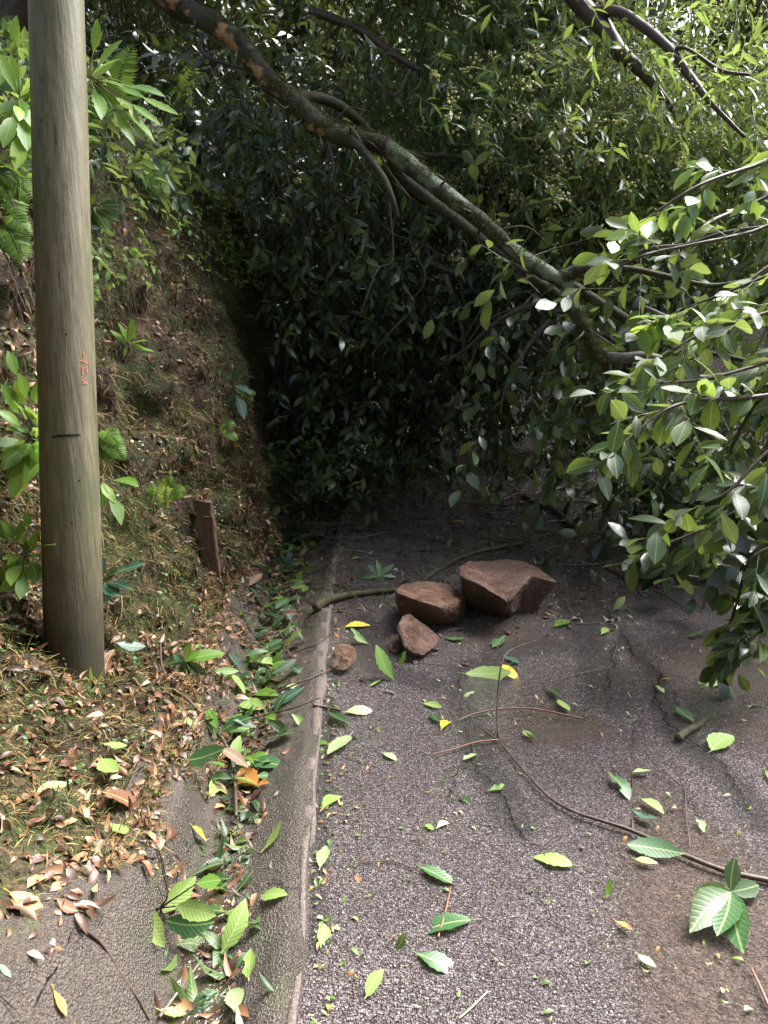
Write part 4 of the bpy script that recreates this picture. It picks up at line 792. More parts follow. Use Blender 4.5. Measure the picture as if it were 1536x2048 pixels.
for px, nt, droop, ll, mk in BOUGHS:
    nt = max(4, int(nt*.7)); P = [at(u, v, y) for u, v, y, r in px]; R = [wrad(p, q[3]*.65) for p, q in zip(P, px)]
    if px[0][0] > 1600:                  # the boughs fan out from the limb that lies farther out over the road
        z0 = P[0][2]; a_ = np.array([2.9+rng.uniform(-.2, .3), 4.2+rng.uniform(-.2, .3), 1.15+.35*(z0-1.2)+rng.uniform(-.1, .1)]); P = [a_, a_*.45+P[0]*.55+[0, 0, .12]]+P; R = [R[0]*1.7, R[0]*1.3]+R; mb = MB(); nx = 40+(22 if px[0][0] > 1600 else 0); C_, _ = tube(mb, P, R, nx, 8, .1, 20.)
    br = mb.build('leafy_branch', M['twig_grey'] if rng.random() < .12 else M['twig'], FT, True, None, FTO)
    k = np.linspace(12 if nx == 40 else 14, nx-1, nt+(0 if nx == 40 else 3)).astype(int); nt = len(k); O = C_[k]; tn = nrm(np.gradient(C_, axis=0))[k]; D = nrm(tn*.75+rng.normal(0, .5, (nt, 3))+DOWN*droop); D[-1] = tn[-1]
    a, b = MB(), MB(); foliage(a, b, O, D, rng.uniform(.1, .26, nt), 6, ll*.72, NEAR, .25*droop+.1, 1., (-.1, -.35, .8), .4, .3, .15+.5*droop, .0028)
    f = a.build('foliage', M[mk], br, True, None, FTO); f.location = (0, 0, 0)
    f = b.build('twig_sprays', M['stem'], br, True, None, FTO); f.location = (0, 0, 0)

# ------------------------------------------------------------------ the flowering tree that overhangs from behind
OT = thing('flowering_tree', 'dark-limbed tree with small pale yellow blossom hanging over the fallen trunk', 'tree', (6.5, 10.5, .9)); OTO = np.array(OT.location)
mb = MB(); tube(mb, [(6.5, 10.5, .2), (6.3, 10.2, 2.5), (5.6, 9.5, 5.2), (4.3, 8.6, 6.2), at(1040, -190, 6.8), at(1112, -50, 5.9)], [.22, .19, .16, .13, .1, .085], 90, 16, .12, 6.); mb.build('trunk', M['bark'], OT, True, bark_attrs(mb.V[0]), OTO)
limb(OT, OTO, [(1112, -50, 5.90, 19), (1170, 20, 5.80, 17), (1208, 55, 5.70, 17), (1240, 105, 5.60, 15), (1290, 150, 5.50, 11), (1350, 225, 5.50, 5)], mat_=M['twig'])
limb(OT, OTO, [(1185, 26, 5.75, 11), (1235, 24, 5.60, 11), (1285, 52, 5.40, 10), (1340, 100, 5.20, 9), (1385, 160, 5.10, 8), (1430, 215, 5.00, 5), (1490, 275, 5.00, 3)], mat_=M['twig'])
limb(OT, OTO, [(1345, 100, 5.20, 5), (1375, 98, 5.10, 3), (1440, 140, 5.00, 4), (1500, 150, 4.90, 3)], 'thin_branch', mat_=M['twig'], attrs=False)
fl = MB()
crown_part(OT, OTO, 'foliage', M['leaf_mid'], [(600, -380), (1150, -420), (1240, 60), (1180, 180), (1250, 420), (1130, 430), (1000, 400), (820, 300), (640, 170)], 1250, 6.3, 8.9, 12, .13, LANCE, (.1, -.4, -.3), .6, .5, .2, .4, .6, 'twig', None)  # outline carried above view to shade the road under the crown
crown_part(OT, OTO, 'foliage', M['leaf_mid'], [(850, 100), (1150, 80), (1300, 190), (1620, 180), (1620, 480), (1380, 470), (1150, 430), (960, 330)], 620, 5.8, 7.6, 12, .13, LANCE, (-.1, -.5, -.2), .6, .45, .2, .35, .6, 'twig_grey', None)
crown_part(OT, OTO, 'foliage', M['leaf_canopy'], [(1150, 150), (1300, 180), (1620, 160), (1620, 420), (1400, 400), (1200, 360), (1050, 260)], 220, 5.4, 7, 10, .125, LANCE, (-.2, -.5, -.1), .6, .45, .2, .3, .6, 'stem', fl, 14)
crown_part(OT, OTO, 'foliage', M['leaf_mid'], [(900, 150), (1200, 120), (1250, 330), (1150, 390), (1000, 330)], 110, 5.3, 6.4, 8, .12, LANCE, (-.1, -.6, -.2), .5, .4, .2, .3, .6, 'stem', fl, 16)
crown_part(OT, OTO, 'foliage', M['leaf_canopy'], [(1210, 90), (1330, 110), (1560, 150), (1560, 300), (1250, 260)], 90, 4.9, 5.9, 8, .11, LANCE, (.1, -.3, -.5), .6, .35, .2, .4, .6, 'twig', fl, 5)
crown_part(OT, OTO, 'foliage', M['leaf_mid'], [(1330, -40), (1560, -60), (1560, 150), (1400, 130)], 70, 5.2, 6.6, 9, .11, LANCE, (.1, -.3, -.5), .6, .35, .2, .4, .6, 'twig', fl, 4)
fl.build('blossom', M['blossom'], OT, True, None, OTO)

# ------------------------------------------------------------------ trees behind
def back_tree(label, x, y, z0, z1, r, n, mk, tm, ll, cat='tree', lean=0.):
    ro = np.array([x, y, z0]); root = thing('broadleaf_tree', label, cat, ro, 'trees behind the fallen tree')
    mb = MB(); tube(mb, [(x, y, z0-.4), (x+lean*.3, y, z0+(z1-z0)*.4), (x+lean, y-.1, z1)], [.2, .15, .06], 30, 10, .1, 5.); tk = mb.build('trunk', M['twig'], root, True, None, ro)
    for k in range(5):
        a = k*1.3+rng.random(); h = rng.uniform(.35, .8); p = np.array([x+lean*h, y, z0+(z1-z0)*h]); q = p+np.array([math.cos(a)*r*.7, math.sin(a)*r*.7, r*.35]); mb = MB(); tube(mb, [p, (p+q)/2+[0, 0, .1], q], [.07, .05, .02], 16, 7, .1, 6.); mb.build('branch', M['twig'], root, True, None, ro)
    if n: d = rand_dir(n); rad = r*rng.uniform(.35, 1.05, n)**.6; cc = np.array([x+lean*.8, y, z0+(z1-z0)*.72]); O = cc+d*rad[:, None]*np.array([1, .8, (z1-z0)*.36/r])
    O[:, :] += fbm(O*.9, 2)[:, None]*.4; ok = (O[:, 2] > z0+.2) & ~in_bank(O); O, d = O[ok], d[ok]
    a, b = MB(), MB(); foliage(a, b, O, d*.6+DOWN*.3+rng.normal(0, .4, O.shape), .55, 12, ll, tm, .2, .9, (0, 0, 1), .7, .1, .35, .006)
    a.build('crown', M[mk], root, True, None, ro); b.build('twig_sprays', M['twig'], root, True, None, ro)
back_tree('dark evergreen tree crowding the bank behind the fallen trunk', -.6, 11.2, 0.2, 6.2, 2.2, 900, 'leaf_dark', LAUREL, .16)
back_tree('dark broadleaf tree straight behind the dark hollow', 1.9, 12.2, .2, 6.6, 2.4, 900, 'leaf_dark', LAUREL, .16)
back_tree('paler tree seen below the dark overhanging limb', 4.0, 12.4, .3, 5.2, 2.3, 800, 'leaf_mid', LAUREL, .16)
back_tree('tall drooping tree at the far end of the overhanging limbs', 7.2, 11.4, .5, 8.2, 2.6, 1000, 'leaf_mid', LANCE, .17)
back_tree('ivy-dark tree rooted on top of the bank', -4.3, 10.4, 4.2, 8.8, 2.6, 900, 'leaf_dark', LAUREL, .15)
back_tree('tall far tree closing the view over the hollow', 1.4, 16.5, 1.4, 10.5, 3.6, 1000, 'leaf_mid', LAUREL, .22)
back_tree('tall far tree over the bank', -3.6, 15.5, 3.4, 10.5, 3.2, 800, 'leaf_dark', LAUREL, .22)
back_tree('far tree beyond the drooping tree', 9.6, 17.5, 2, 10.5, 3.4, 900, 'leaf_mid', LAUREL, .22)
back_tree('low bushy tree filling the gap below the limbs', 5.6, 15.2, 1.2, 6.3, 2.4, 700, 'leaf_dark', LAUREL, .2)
back_tree('tall tree with its crown set out of view to shade the bank and the dark hollow', -3.6, 7.3, 3.9, 8.0, 2.2, 2200, 'leaf_dark', LAUREL, .15, lean=4.6)  # lean and leaf count chosen for the shade its unseen crown casts
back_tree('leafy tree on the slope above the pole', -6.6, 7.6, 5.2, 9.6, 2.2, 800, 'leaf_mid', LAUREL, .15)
back_tree('tall tree spreading above the fallen crown', 2.6, 9.2, .3, 9.6, 2.6, 1800, 'leaf_dark', LAUREL, .17)  # crown thickened to deepen the shade in the hollow
# trees added unseen behind the camera to keep sky light off the hollow
back_tree('unseen tree added on the bank behind the camera to shade the hollow', -3.6, -2.6, 3.4, 9.5, 2.8, 700, 'leaf_dark', LAUREL, .24, lean=1.6)
back_tree('unseen tree added on the outer road edge behind the camera to shade the hollow', 3.2, -5.6, 0, 9.5, 3.2, 800, 'leaf_dark', LAUREL, .26, lean=-.6)
back_tree('tall unseen tree added across the road behind the camera to shade the hollow', -.6, -8.5, 2.5, 12.5, 3.6, 800, 'leaf_dark', LAUREL, .28)
back_tree('dense tree standing behind the bank top left of the leaning trunk', -2.2, 12.6, 2.6, 8.2, 2.4, 900, 'leaf_dark', LAUREL, .18)
back_tree('far dark tree at the head of the valley above the bank', -6.2, 18.5, 5., 11.5, 3.6, 1000, 'leaf_dark', LAUREL, .28)
back_tree('low dark bush added at the back of the hollow to keep it dark', .6, 10.7, .1, 3.9, 1.9, 800, 'leaf_dark', LAUREL, .15)  # this bush and the next are added to close off light behind the hollow
back_tree('low dark bush added at the outer side of the road to keep the hollow dark', 3.2, 10.6, .0, 4.2, 2.0, 800, 'leaf_dark', LAUREL, .15)
back_tree('dark bushy tree on the outer verge beyond the fallen crown', 6.4, 7.2, -.2, 4.2, 2.0, 800, 'leaf_mid', LAUREL, .16)
back_tree('leafy tree on the outer verge nearest the camera', 6.6, 4.2, -.3, 3.6, 1.7, 600, 'leaf_mid', LAUREL, .15)

# ------------------------------------------------------------------ fallen leaves, one by one
ROAD = 'leaves fallen on the wet road'; GUT = 'leaves fallen into the gutter'; BNK = 'leaves fallen on the bank foot'
def fallen_leaf(b, t, mk, label, group, w=None, lift=.008, tilt=.22, stand=0):
    p0, n0 = hit(*b); p1, n1 = hit(*t)
    if stand: p1 = at(t[0], t[1], p0[1]+stand); n1 = np.array([.3, -1.2, .3])
    if not stand and np.linalg.norm(p1-p0) > .19: p1 = at(t[0], t[1], p0[1]-.02); n1 = np.array([.3, -1., .6])
    D = p1-p0; L = float(np.linalg.norm(D)); ww = w or rng.uniform(.19, .25)
    tm = leaf_t(12, ww, rng.uniform(.0, .4), rng.uniform(-.25, .4), .06, rng.uniform(.44, .56), rng.uniform(-.4, .4), (rng.choice((-1, 1)), rng.integers(3, 10)) if rng.random() < .35 else None)
    mb = MB(); base = p0+np.array([0, 0, lift]); N = n0+n1+rng.normal(0, tilt, 3)
    inst(mb, tm, [base], frames(np.array([D+np.array([0, 0, .06*L])]), np.array([N])), np.array([L]))
    d = nrm(D); tube(mb, [base-d*.16*L+np.array([0, 0, .002]), base+d*.02*L], [.0014, .0016], 4, 5)
    tag(mb.build('fallen_leaf', M[mk], None, True, None, base), label, 'leaf', group)
LV = [
 ((930, 1350), (1023, 1358), 'leaf_lime', 'long pale lime leaf lying beside the torn yellow leaf'),
 ((1005, 1332), (1040, 1358), 'leaf_yellow', 'torn bright yellow leaf lying at the forked tip of the long twig'),
 ((1146, 1735), (1063, 1713), 'leaf_lime', 'ragged pale lime leaf alone on bare asphalt below the long twig'),
 ((1253, 1694), (1368, 1722), 'leaf_wet', 'large shiny wet green leaf under the middle of the long twig'),
 ((1270, 1723), (1316, 1732), 'leaf_lime', 'narrow lime leaf half under the large shiny wet leaf'),
 ((840, 1738), (913, 1770), 'leaf_wet', 'dark green leaf at the end of a thin curved twig'),
 ((943, 1846), (828, 1856), 'leaf_wet', 'broad wet green leaf with a long stalk over an orange straw'),
 ((833, 1912), (920, 1940), 'leaf_wet', 'shiny dark green leaf nearest the camera on the asphalt'),
 ((1218, 1552), (1260, 1595), 'leaf_wet', 'folded dark wet leaf beside the upright side twig'),
 ((1283, 1602), (1328, 1630), 'leaf_lime', 'lime leaf just right of the upright side twig of the long branch'),
 ((1266, 1548), (1302, 1546), 'leaf_pale', 'pale leaf caught where two thin twigs cross'),
 ((1423, 1505), (1467, 1474), 'leaf_lime', 'bright lime leaf close to the lichened stub'),
 ((1353, 1417), (1387, 1447), 'leaf_wet', 'dark wet leaf just behind the lichened stub'),
 ((1268, 1627), (1317, 1650), 'leaf_blue', 'greyish green leaf lying in muddy water near the upright side twig'),
 ((1448, 1370), (1396, 1366), 'leaf_lime', 'lime leaf in brown mud below the hanging cluster'),
 ((1203, 1271), (1230, 1255), 'leaf_lime', 'lime leaf beside the main crack, halfway up the road'),
 ((986, 1297), (1010, 1280), 'leaf_wet', 'small dark leaf in front of the largest rock'),
 ((1010, 1316), (1038, 1330), 'leaf_blue', 'small bluish leaf touching the torn yellow leaf'),
 ((863, 1430), (880, 1450), 'leaf_near', 'small green leaf paired with a yellow one on open asphalt'),
 ((883, 1462), (899, 1440), 'leaf_yellow', 'small yellow leaf paired with a green one on open asphalt'),
 ((846, 1410), (884, 1420), 'leaf_lime', 'slender pale leaf on open asphalt behind the green and yellow pair'),
 ((765, 1510), (795, 1522), 'leaf_pale', 'whitish leaf on asphalt near the gutter rim'),
 ((793, 1907), (811, 1868), 'leaf_near', 'narrow green leaf standing on its edge near the gutter rim'),
 ((1275, 1915), (1312, 1942), 'leaf_pale', 'pale pointed leaf alone on the nearest asphalt'),
 ((1093, 1377), (1118, 1402), 'leaf_near', 'first of two green leaves end to end by the muddy patch'),
 ((1116, 1402), (1140, 1425), 'leaf_lime', 'second, paler of two leaves end to end by the muddy patch'),
 ((978, 1585), (1009, 1577), 'leaf_bright', 'small bright green leaf under the long twig’s first bend'),
 ((1230, 1847), (1264, 1870), 'leaf_orange', 'curled orange-brown leaf alone on the road'),
 ((1393, 1643), (1408, 1668), 'leaf_pale', 'whitish green leaf beside the crack on the muddy asphalt'),
 ((1213, 1797), (1221, 1763), 'leaf_bright', 'small green leaf with a brown stalk pointing up the road'),
 ((1053, 1467), (1073, 1485), 'leaf_near', 'tiny green leaf on the edge of the brown puddle'),
 ((875, 1660), (901, 1644), 'leaf_cream', 'cream-coloured dry leaf on pale asphalt'),
 ((733, 1998), (769, 1945), 'leaf_lime', 'lime leaf standing half up at the near end of the rim'),
 ((690, 1257), (741, 1254), 'leaf_yellow', 'yellow-lime leaf lying above the smallest rock'),
 ((736, 1290), (700, 1262), 'leaf_bright', 'green leaf leaning over between the smallest rock and the peaked rock'),
 ((787, 1362), (752, 1292), 'leaf_bright', 'long bright green leaf in front of the rock chip'),
 ((1228, 1222), (1252, 1196), 'leaf_lime', 'lime leaf standing by the far part of the crack'),
 ((1110, 1256), (1142, 1242), 'leaf_bright', 'green leaf at the pointed end of the largest rock'),
 ((990, 1001), (1031, 1015), 'leaf_bright', 'bright leaf on the dark road under the fallen crown'),
 ((938, 1003), (972, 994), 'leaf_near', 'green leaf farthest up the dark road'),
 ((1185, 1018), (1210, 1024), 'leaf_orange', 'orange leaf on the dark road beside the far stick'),
 ((898, 1046), (928, 1048), 'leaf_orange', 'tan leaf lying flat on the dark road'),
 ((908, 935), (936, 932), 'leaf_orange', 'orange leaf on the dark slab of rock'),
 ((895, 1098), (903, 1080), 'leaf_pale', 'pale round leaf on dark asphalt behind the ochre rock'),
 ((873, 1075), (890, 1092), 'leaf_near', 'narrow green leaf beside the pale round leaf'),
 ((893, 1278), (930, 1284), 'leaf_wet', 'dark leaf poking out from under the peaked rock'),
 ((1530, 1545), (1545, 1570), 'leaf_bright', 'green leaf at the edge of the muddy road'),
 ((1065, 1480), (1045, 1466), 'leaf_lime', 'small lime leaf between the two arched twigs'),
 ((742, 1375), (768, 1362), 'leaf_lime', 'lime leaf in front of the long bright green leaf'),
 ((800, 1335), (812, 1305), 'leaf_bright', 'small upright green leaf in front of the peaked rock'),
 ((1375, 1275), (1410, 1270), 'leaf_wet', 'glossy leaf lying in mud under the hanging cluster'),
 ((1500, 1415), (1520, 1413), 'leaf_near', 'small green leaf beside the muddy edge'),
 ((645, 1622), (677, 1577), 'leaf_lime', 'lime leaf lying just off the rim on the asphalt'),
 ((700, 1474), (655, 1520), 'leaf_pale', 'pale leaf with a yellow stalk lying over the rim'),
 ((640, 1740), (652, 1700), 'leaf_pale', 'whitish leaf in the crease between rim and asphalt'),
 ((642, 1895), (648, 1850), 'leaf_lime', 'green leaf on the near end of the rim crease')]
STAND = {'narrow green leaf standing': .02, 'lime leaf standing half': .05, 'small upright green leaf': .03, 'lime leaf standing by': .03, 'small green leaf with a brown': .03, 'long bright green leaf': .06, 'green leaf leaning over': .05}
for b, t, mk, lab in LV: fallen_leaf(b, t, mk, lab, ROAD, stand=next((v for k, v in STAND.items() if lab.startswith(k)), 0))
LG = [
 ((160, 1402), (190, 1448), 'leaf_pale', 'pale lime leaf lying on the moss in front of the pole', BNK),
 ((234, 1292), (291, 1304), 'leaf_blue', 'dark bluish leaf on the bank beside the pole base', BNK),
 ((208, 1358), (230, 1308), 'leaf_brown', 'upright brown leaf leaning by the pole base', BNK),
 ((75, 1592), (138, 1584), 'leaf_lime', 'slim lime leaf on dead grass in front of the pole', BNK),
 ((208, 1495), (255, 1502), 'leaf_lime', 'broad lime leaf among brown litter, behind the spotted one', BNK),
 ((205, 1525), (238, 1565), 'leaf_lime', 'lime leaf with a brown blotch at the top of the gutter wall', BNK),
 ((205, 1592), (282, 1632), 'leaf_brown', 'large crumpled pinkish brown leaf on the gutter wall', BNK),
 ((160, 1832), (112, 1812), 'leaf_brown', 'dark curled dead leaf on the concrete slab', BNK),
 ((20, 1795), (100, 1838), 'leaf_orange', 'long reddish dead leaf at the top edge of the concrete slab', BNK),
 ((108, 1990), (130, 2046), 'leaf_orange', 'orange dead leaf in the seam between concrete slabs', BNK),
 ((0, 1940), (22, 1968), 'leaf_wet', 'dark green leaf on the nearest concrete slab', BNK),
 ((222, 1655), (255, 1685), 'leaf_lime', 'pale leaf at the foot of the dead grass by the gutter', BNK),
 ((540, 1422), (608, 1380), 'leaf_blue', 'glossy blue-green leaf on the gutter slope', GUT),
 ((528, 1707), (571, 1654), 'leaf_lime', 'bright lime leaf alone on the concrete slope', GUT),
 ((445, 1912), (494, 1808), 'leaf_lime', 'longest bright lime leaf standing in the gutter near the water', GUT),
 ((524, 1800), (571, 1795), 'leaf_lime', 'rounded lime leaf with a bitten edge on the concrete slope', GUT),
 ((498, 1965), (503, 1912), 'leaf_lime', 'thin lime leaf below the rounded one on the concrete slope', GUT),
 ((480, 1540), (516, 1582), 'leaf_orange', 'orange-brown leaf lying across the gutter slope', GUT),
 ((375, 1528), (456, 1512), 'leaf_wet', 'dark green leaf lying level across the gutter wall', GUT),
 ((505, 1524), (564, 1526), 'leaf_wet', 'dark green leaf above the orange-brown leaf', GUT),
 ((460, 1532), (506, 1531), 'leaf_pale', 'pale leaf between two dark green leaves', GUT),
 ((437, 1460), (375, 1420), 'leaf_pale', 'pale grey-green leaf propped on the gutter wall, upper of a pair', GUT),
 ((478, 1452), (366, 1460), 'leaf_lime', 'long lime leaf, lower of the pair propped on the gutter wall', GUT),
 ((455, 1350), (493, 1396), 'leaf_lime', 'lime leaf at the top of the gutter leaf heap', GUT),
 ((495, 1404), (523, 1433), 'leaf_lime', 'lime leaf right above the glossy blue-green leaf’s base', GUT),
 ((505, 1396), (558, 1390), 'leaf_bright', 'green leaf lying beside the glossy blue-green leaf', GUT),
 ((470, 1535), (482, 1475), 'leaf_lime', 'lime leaf standing upright over the pale one', GUT),
 ((598, 1127), (611, 1155), 'leaf_orange', 'shiny orange leaf in the gutter beyond the mossy log', GUT),
 ((565, 1258), (597, 1232), 'leaf_orange', 'orange leaf in the gutter below the mossy log', GUT),
 ((555, 1275), (590, 1255), 'leaf_lime', 'yellow-green leaf under the orange leaf in the gutter', GUT),
 ((575, 1185), (610, 1170), 'leaf_pale', 'pale leaf on the gutter slope beside the mossy log', GUT),
 ((520, 1305), (565, 1285), 'leaf_wet', 'dark leaf on the leaf heap, above the long gutter twig', GUT),
 ((455, 1310), (480, 1345), 'leaf_blue', 'dark bluish leaf lying against the gutter wall', GUT),
 ((500, 1180), (530, 1215), 'leaf_blue', 'bluish leaf in the shaded gutter by the stake', GUT),
 ((590, 1470), (530, 1492), 'leaf_wet', 'dark leaf hanging on a side twig over the concrete slope', GUT),
 ((555, 1478), (583, 1455), 'leaf_near', 'small dark leaf behind the one on the side twig', GUT),
 ((510, 1580), (538, 1572), 'leaf_orange', 'thin orange leaf strip on the concrete slope', GUT),
 ((420, 1600), (440, 1560), 'leaf_lime', 'lime leaf deep in the gutter litter', GUT),
 ((385, 1660), (415, 1690), 'leaf_yellow', 'yellowing leaf in the gutter litter', GUT),
 ((475, 1790), (505, 1750), 'leaf_near', 'narrow green leaf leaning on the concrete slope', GUT),
 ((460, 1990), (475, 2040), 'leaf_pale', 'whitish leaf at the water’s edge in the near gutter', GUT),
 ((320, 2030), (370, 2046), 'leaf_lime', 'lime leaf at the nearest end of the gutter', GUT),
 ((690, 1430), (745, 1425), 'leaf_pale', 'pale leaf on the asphalt beside the dark stub', ROAD),
 ((660, 1432), (700, 1455), 'leaf_near', 'green leaf under the dark stub by the rim', ROAD)]
for b, t, mk, lab, gr in LG: fallen_leaf(b, t, mk, lab, gr, lift=.014, tilt=.35, stand=.08 if 'standing' in lab else 0)
BIGS = [leaf_t(11, rng.uniform(.15, .26), rng.uniform(0, .5), rng.uniform(-.3, .5), .06, rng.uniform(.45, .56), rng.uniform(-.4, .4), (1, 5) if q % 3 == 0 else None) for q in range(9)]
for k in range(165):                      # the heap in the shaded part of the gutter
    y = rng.uniform(2.3, 6.3); x = float(x_bot(y))+rng.normal(.04, .1); a = np.array([x, y, H(x, y)+.02+.03*rng.random()]); d = nrm(rand_dir(1)[0]*[1, 1, .3]); L = rng.uniform(.08, .145)
    mb = MB(); inst(mb, BIGS[k % 9], [a], frames(np.array([d]), np.array([[0, -.2, 1.]+rng.normal(0, .4, 3)])), np.array([L]))
    tag(mb.build('fallen_leaf', M[('leaf_near', 'leaf_wet', 'leaf_bright', 'leaf_lime', 'leaf_near', 'leaf_bright', 'leaf_brown')[k % 7]], None, True, None, a), 'loose leaf lying in the leaf heap along the gutter bottom', 'leaf', 'loose leaves of the gutter heap')
for k in range(44):                      # loose small leaves on the road
    y = rng.uniform(1.7, 7.5); x = float(x_rim(y))+.03+rng.uniform(0, 1)**2.4*min(2.6, .55*y+.2); a = np.array([x, y, .009]); d = nrm(rand_dir(1)[0]*[1, 1, .1]); L = rng.uniform(.03, .075)
    mb = MB(); inst(mb, BIGS[k % 9], [a], frames(np.array([d]), np.array([[0, 0, 1.]+rng.normal(0, .3, 3)])), np.array([L]))
    tag(mb.build('fallen_leaf', M[('leaf_lime', 'leaf_near', 'leaf_bright', 'leaf_pale', 'leaf_orange', 'leaf_wet')[k % 6]], None, True, None, a), 'small loose leaf blown onto the open asphalt', 'leaf', 'small leaves blown over the asphalt')

# ------------------------------------------------------------------ twigs and sticks
def twig(label, px, r0, r1, mk='twig', group='twigs lying on the road', sides=(), lift=.006, leaves=(), rough=.12, name='fallen_twig', zs=None, cat='twig'):
    P = np.array([hit(u, v)[0] for u, v in px]); P[:, 2] += lift+max(r0, r1)*.6
    if zs: P[:, 2] += np.array(zs)
    mb = MB(); tube(mb, P, np.linspace(r0, r1, len(P)), max(12, len(P)*9), 8, rough, 30.); base = P[0].copy()
    o = tag(mb.build(name, M[mk], None, True, None, base), label, cat, group)
    for spx, a, b, sz in sides:
        Q_ = np.array([hit(u, v)[0] for u, v in spx]); Q_[:, 2] += lift+max(r0, r1)*.5+np.array(sz); m = MB(); tube(m, Q_, np.linspace(a, b, len(Q_)), 24, 6, .1, 30.); s = m.build('side_shoot', M[mk], None, True, None, base); s.parent = o; s.location = (0, 0, 0)
    return o
def raise_(px, y):                       # a side shoot standing up from the road: points at given distances
    return [at(u, v, q) for (u, v), q in zip(px, y)]
o = twig('long dark forked twig reaching across the road from the camera’s edge', [(958, 1458), (1000, 1492), (1050, 1550), (1098, 1600), (1150, 1630), (1195, 1645), (1265, 1668), (1350, 1708), (1450, 1748), (1560, 1772)], .0026, .0085, 'twig')
def shoot(o, pts, a, b, mk='twig'):
    m = MB(); tube(m, pts, np.linspace(a, b, len(pts)), 28, 6, .1, 30.); s = m.build('side_shoot', M[mk], None, True, None, np.array(o.location)); s.parent = o; s.location = (0, 0, 0)
shoot(o, [hit(996, 1484)[0]+[0, 0, .012], at(995, 1400, 2.64), at(1003, 1330, 2.72), at(1022, 1300, 2.8), at(1072, 1281, 2.95)], .0045, .002)
shoot(o, [hit(998, 1484)[0]+[0, 0, .01]]+[hit(u, v)[0]+[0, 0, .015] for u, v in ((950, 1492), (905, 1506), (862, 1516))], .0042, .002, 'twig_red')
shoot(o, [hit(998, 1484)[0]+[0, 0, .01]]+[hit(u, v)[0]+[0, 0, .012] for u, v in ((1030, 1481), (1080, 1490))], .002, .001, 'twig_red')
shoot(o, [hit(1265, 1668)[0]+[0, 0, .01], at(1263, 1600, 2.2), at(1262, 1540, 2.27), at(1250, 1500, 2.34)], .0042, .0018)
twig('arched reddish twig lying behind the long forked twig', [(915, 1445), (950, 1433), (1000, 1426), (1060, 1425), (1110, 1431), (1165, 1441)], .0026, .0035, 'twig_red', zs=[0, .005, .01, .01, .005, 0])
twig('thick lichen-covered stub with a pale broken end', [(1356, 1484), (1372, 1470), (1396, 1458), (1416, 1440)], .016, .011, 'twig_moss', name='broken_stick', cat='stick')
twig('thin curved twig carrying a dark green leaf', [(690, 1738), (735, 1728), (790, 1728), (850, 1752), (912, 1776)], .0014, .0022, 'twig')
twig('short orange straw lying under the broad wet leaf', [(876, 1880), (890, 1830), (902, 1778)], .003, .002, 'twig_red')
twig('thin bent twig crossing the upright side shoot', [(1165, 1518), (1200, 1537), (1262, 1538), (1320, 1545), (1365, 1578), (1392, 1610), (1406, 1632)], .0014, .002, 'twig')
twig('hair-thin twig standing along the main crack', [(1350, 1510), (1368, 1560), (1372, 1630), (1380, 1700)], .0012, .0018, 'twig')
twig('brown twig on wet asphalt to the far side of the rocks', [(1168, 1094), (1195, 1122), (1220, 1142), (1275, 1170)], .006, .009, 'twig')
twig('thin straight twig continuing past the brown one', [(1285, 1172), (1330, 1195), (1390, 1228)], .004, .003, 'twig')
twig('long thin twig bowed across the dark road', [(1006, 1002), (1045, 984), (1090, 977), (1160, 980), (1245, 990)], .005, .008, 'twig')
twig('long dark twig lying just behind the largest rock', [(955, 1108), (1000, 1118), (1060, 1130), (1130, 1134), (1200, 1132)], .004, .008, 'twig')
twig('mossy log section lying over the gutter rim', [(632, 1224), (655, 1208), (695, 1198), (740, 1192), (800, 1186)], .027, .016, 'twig_moss', name='mossy_log', cat='log', group='mossy logs')
twig('mossy bough lying on the road behind the ochre rock', [(845, 1166), (885, 1140), (930, 1116), (985, 1102), (1042, 1092)], .012, .017, 'twig_moss', name='mossy_log', cat='log', group='mossy logs')
twig('dark mossy stick on the far road', [(1048, 996), (1080, 1014), (1115, 1030), (1143, 1056)], .022, .026, 'twig_moss', name='broken_stick', cat='stick')
twig('dark thick stub pointing onto the rim', [(626, 1414), (655, 1420), (684, 1426)], .008, .006, 'twig', name='broken_stick', cat='stick', group='twigs in the gutter')
twig('long dark twig running down the gutter wall', [(322, 1300), (325, 1345), (345, 1390), (382, 1420), (420, 1465), (455, 1510), (470, 1570), (473, 1650)], .005, .006, 'twig', 'twigs in the gutter', lift=.03)
twig('straight twig lying up the gutter slope below the smallest rock', [(555, 1392), (610, 1368), (670, 1342)], .004, .0025, 'twig', 'twigs in the gutter', lift=.015)
twig('twig lying level over the gutter with a dark leaf', [(478, 1452), (530, 1440), (590, 1425), (640, 1405)], .004, .0025, 'twig', 'twigs in the gutter', lift=.02)
twig('twig with a pale lichened tip on the concrete slab', [(166, 1862), (205, 1895), (240, 1950), (280, 2010), (300, 2046)], .0045, .003, 'twig', 'twigs in the gutter')
twig('grey twig slanting across the water in the gutter', [(438, 1885), (390, 1950), (350, 2005), (320, 2046)], .003, .004, 'twig_grey', 'twigs in the gutter', lift=.015)
twig('dark twig standing on the gutter wall above the leafy sprig', [(293, 1675), (318, 1710), (333, 1760), (345, 1812)], .005, .003, 'twig', 'twigs in the gutter', lift=.015)
twig('short twig half way up the shaded gutter slope', [(590, 1310), (640, 1290), (668, 1262)], .003, .002, 'twig', 'twigs in the gutter', lift=.012)
twig('thin twig on the bank side of the shaded gutter', [(440, 1190), (470, 1225), (515, 1240)], .004, .003, 'twig', 'twigs in the gutter', lift=.02)
twig('reddish twig at the nearest edge of the road', [(1502, 1942), (1520, 1980), (1542, 2030)], .003, .004, 'twig_red')
twig('pale straw lying on the nearest asphalt', [(918, 2042), (945, 2018), (975, 1988)], .002, .0015, 'straw')
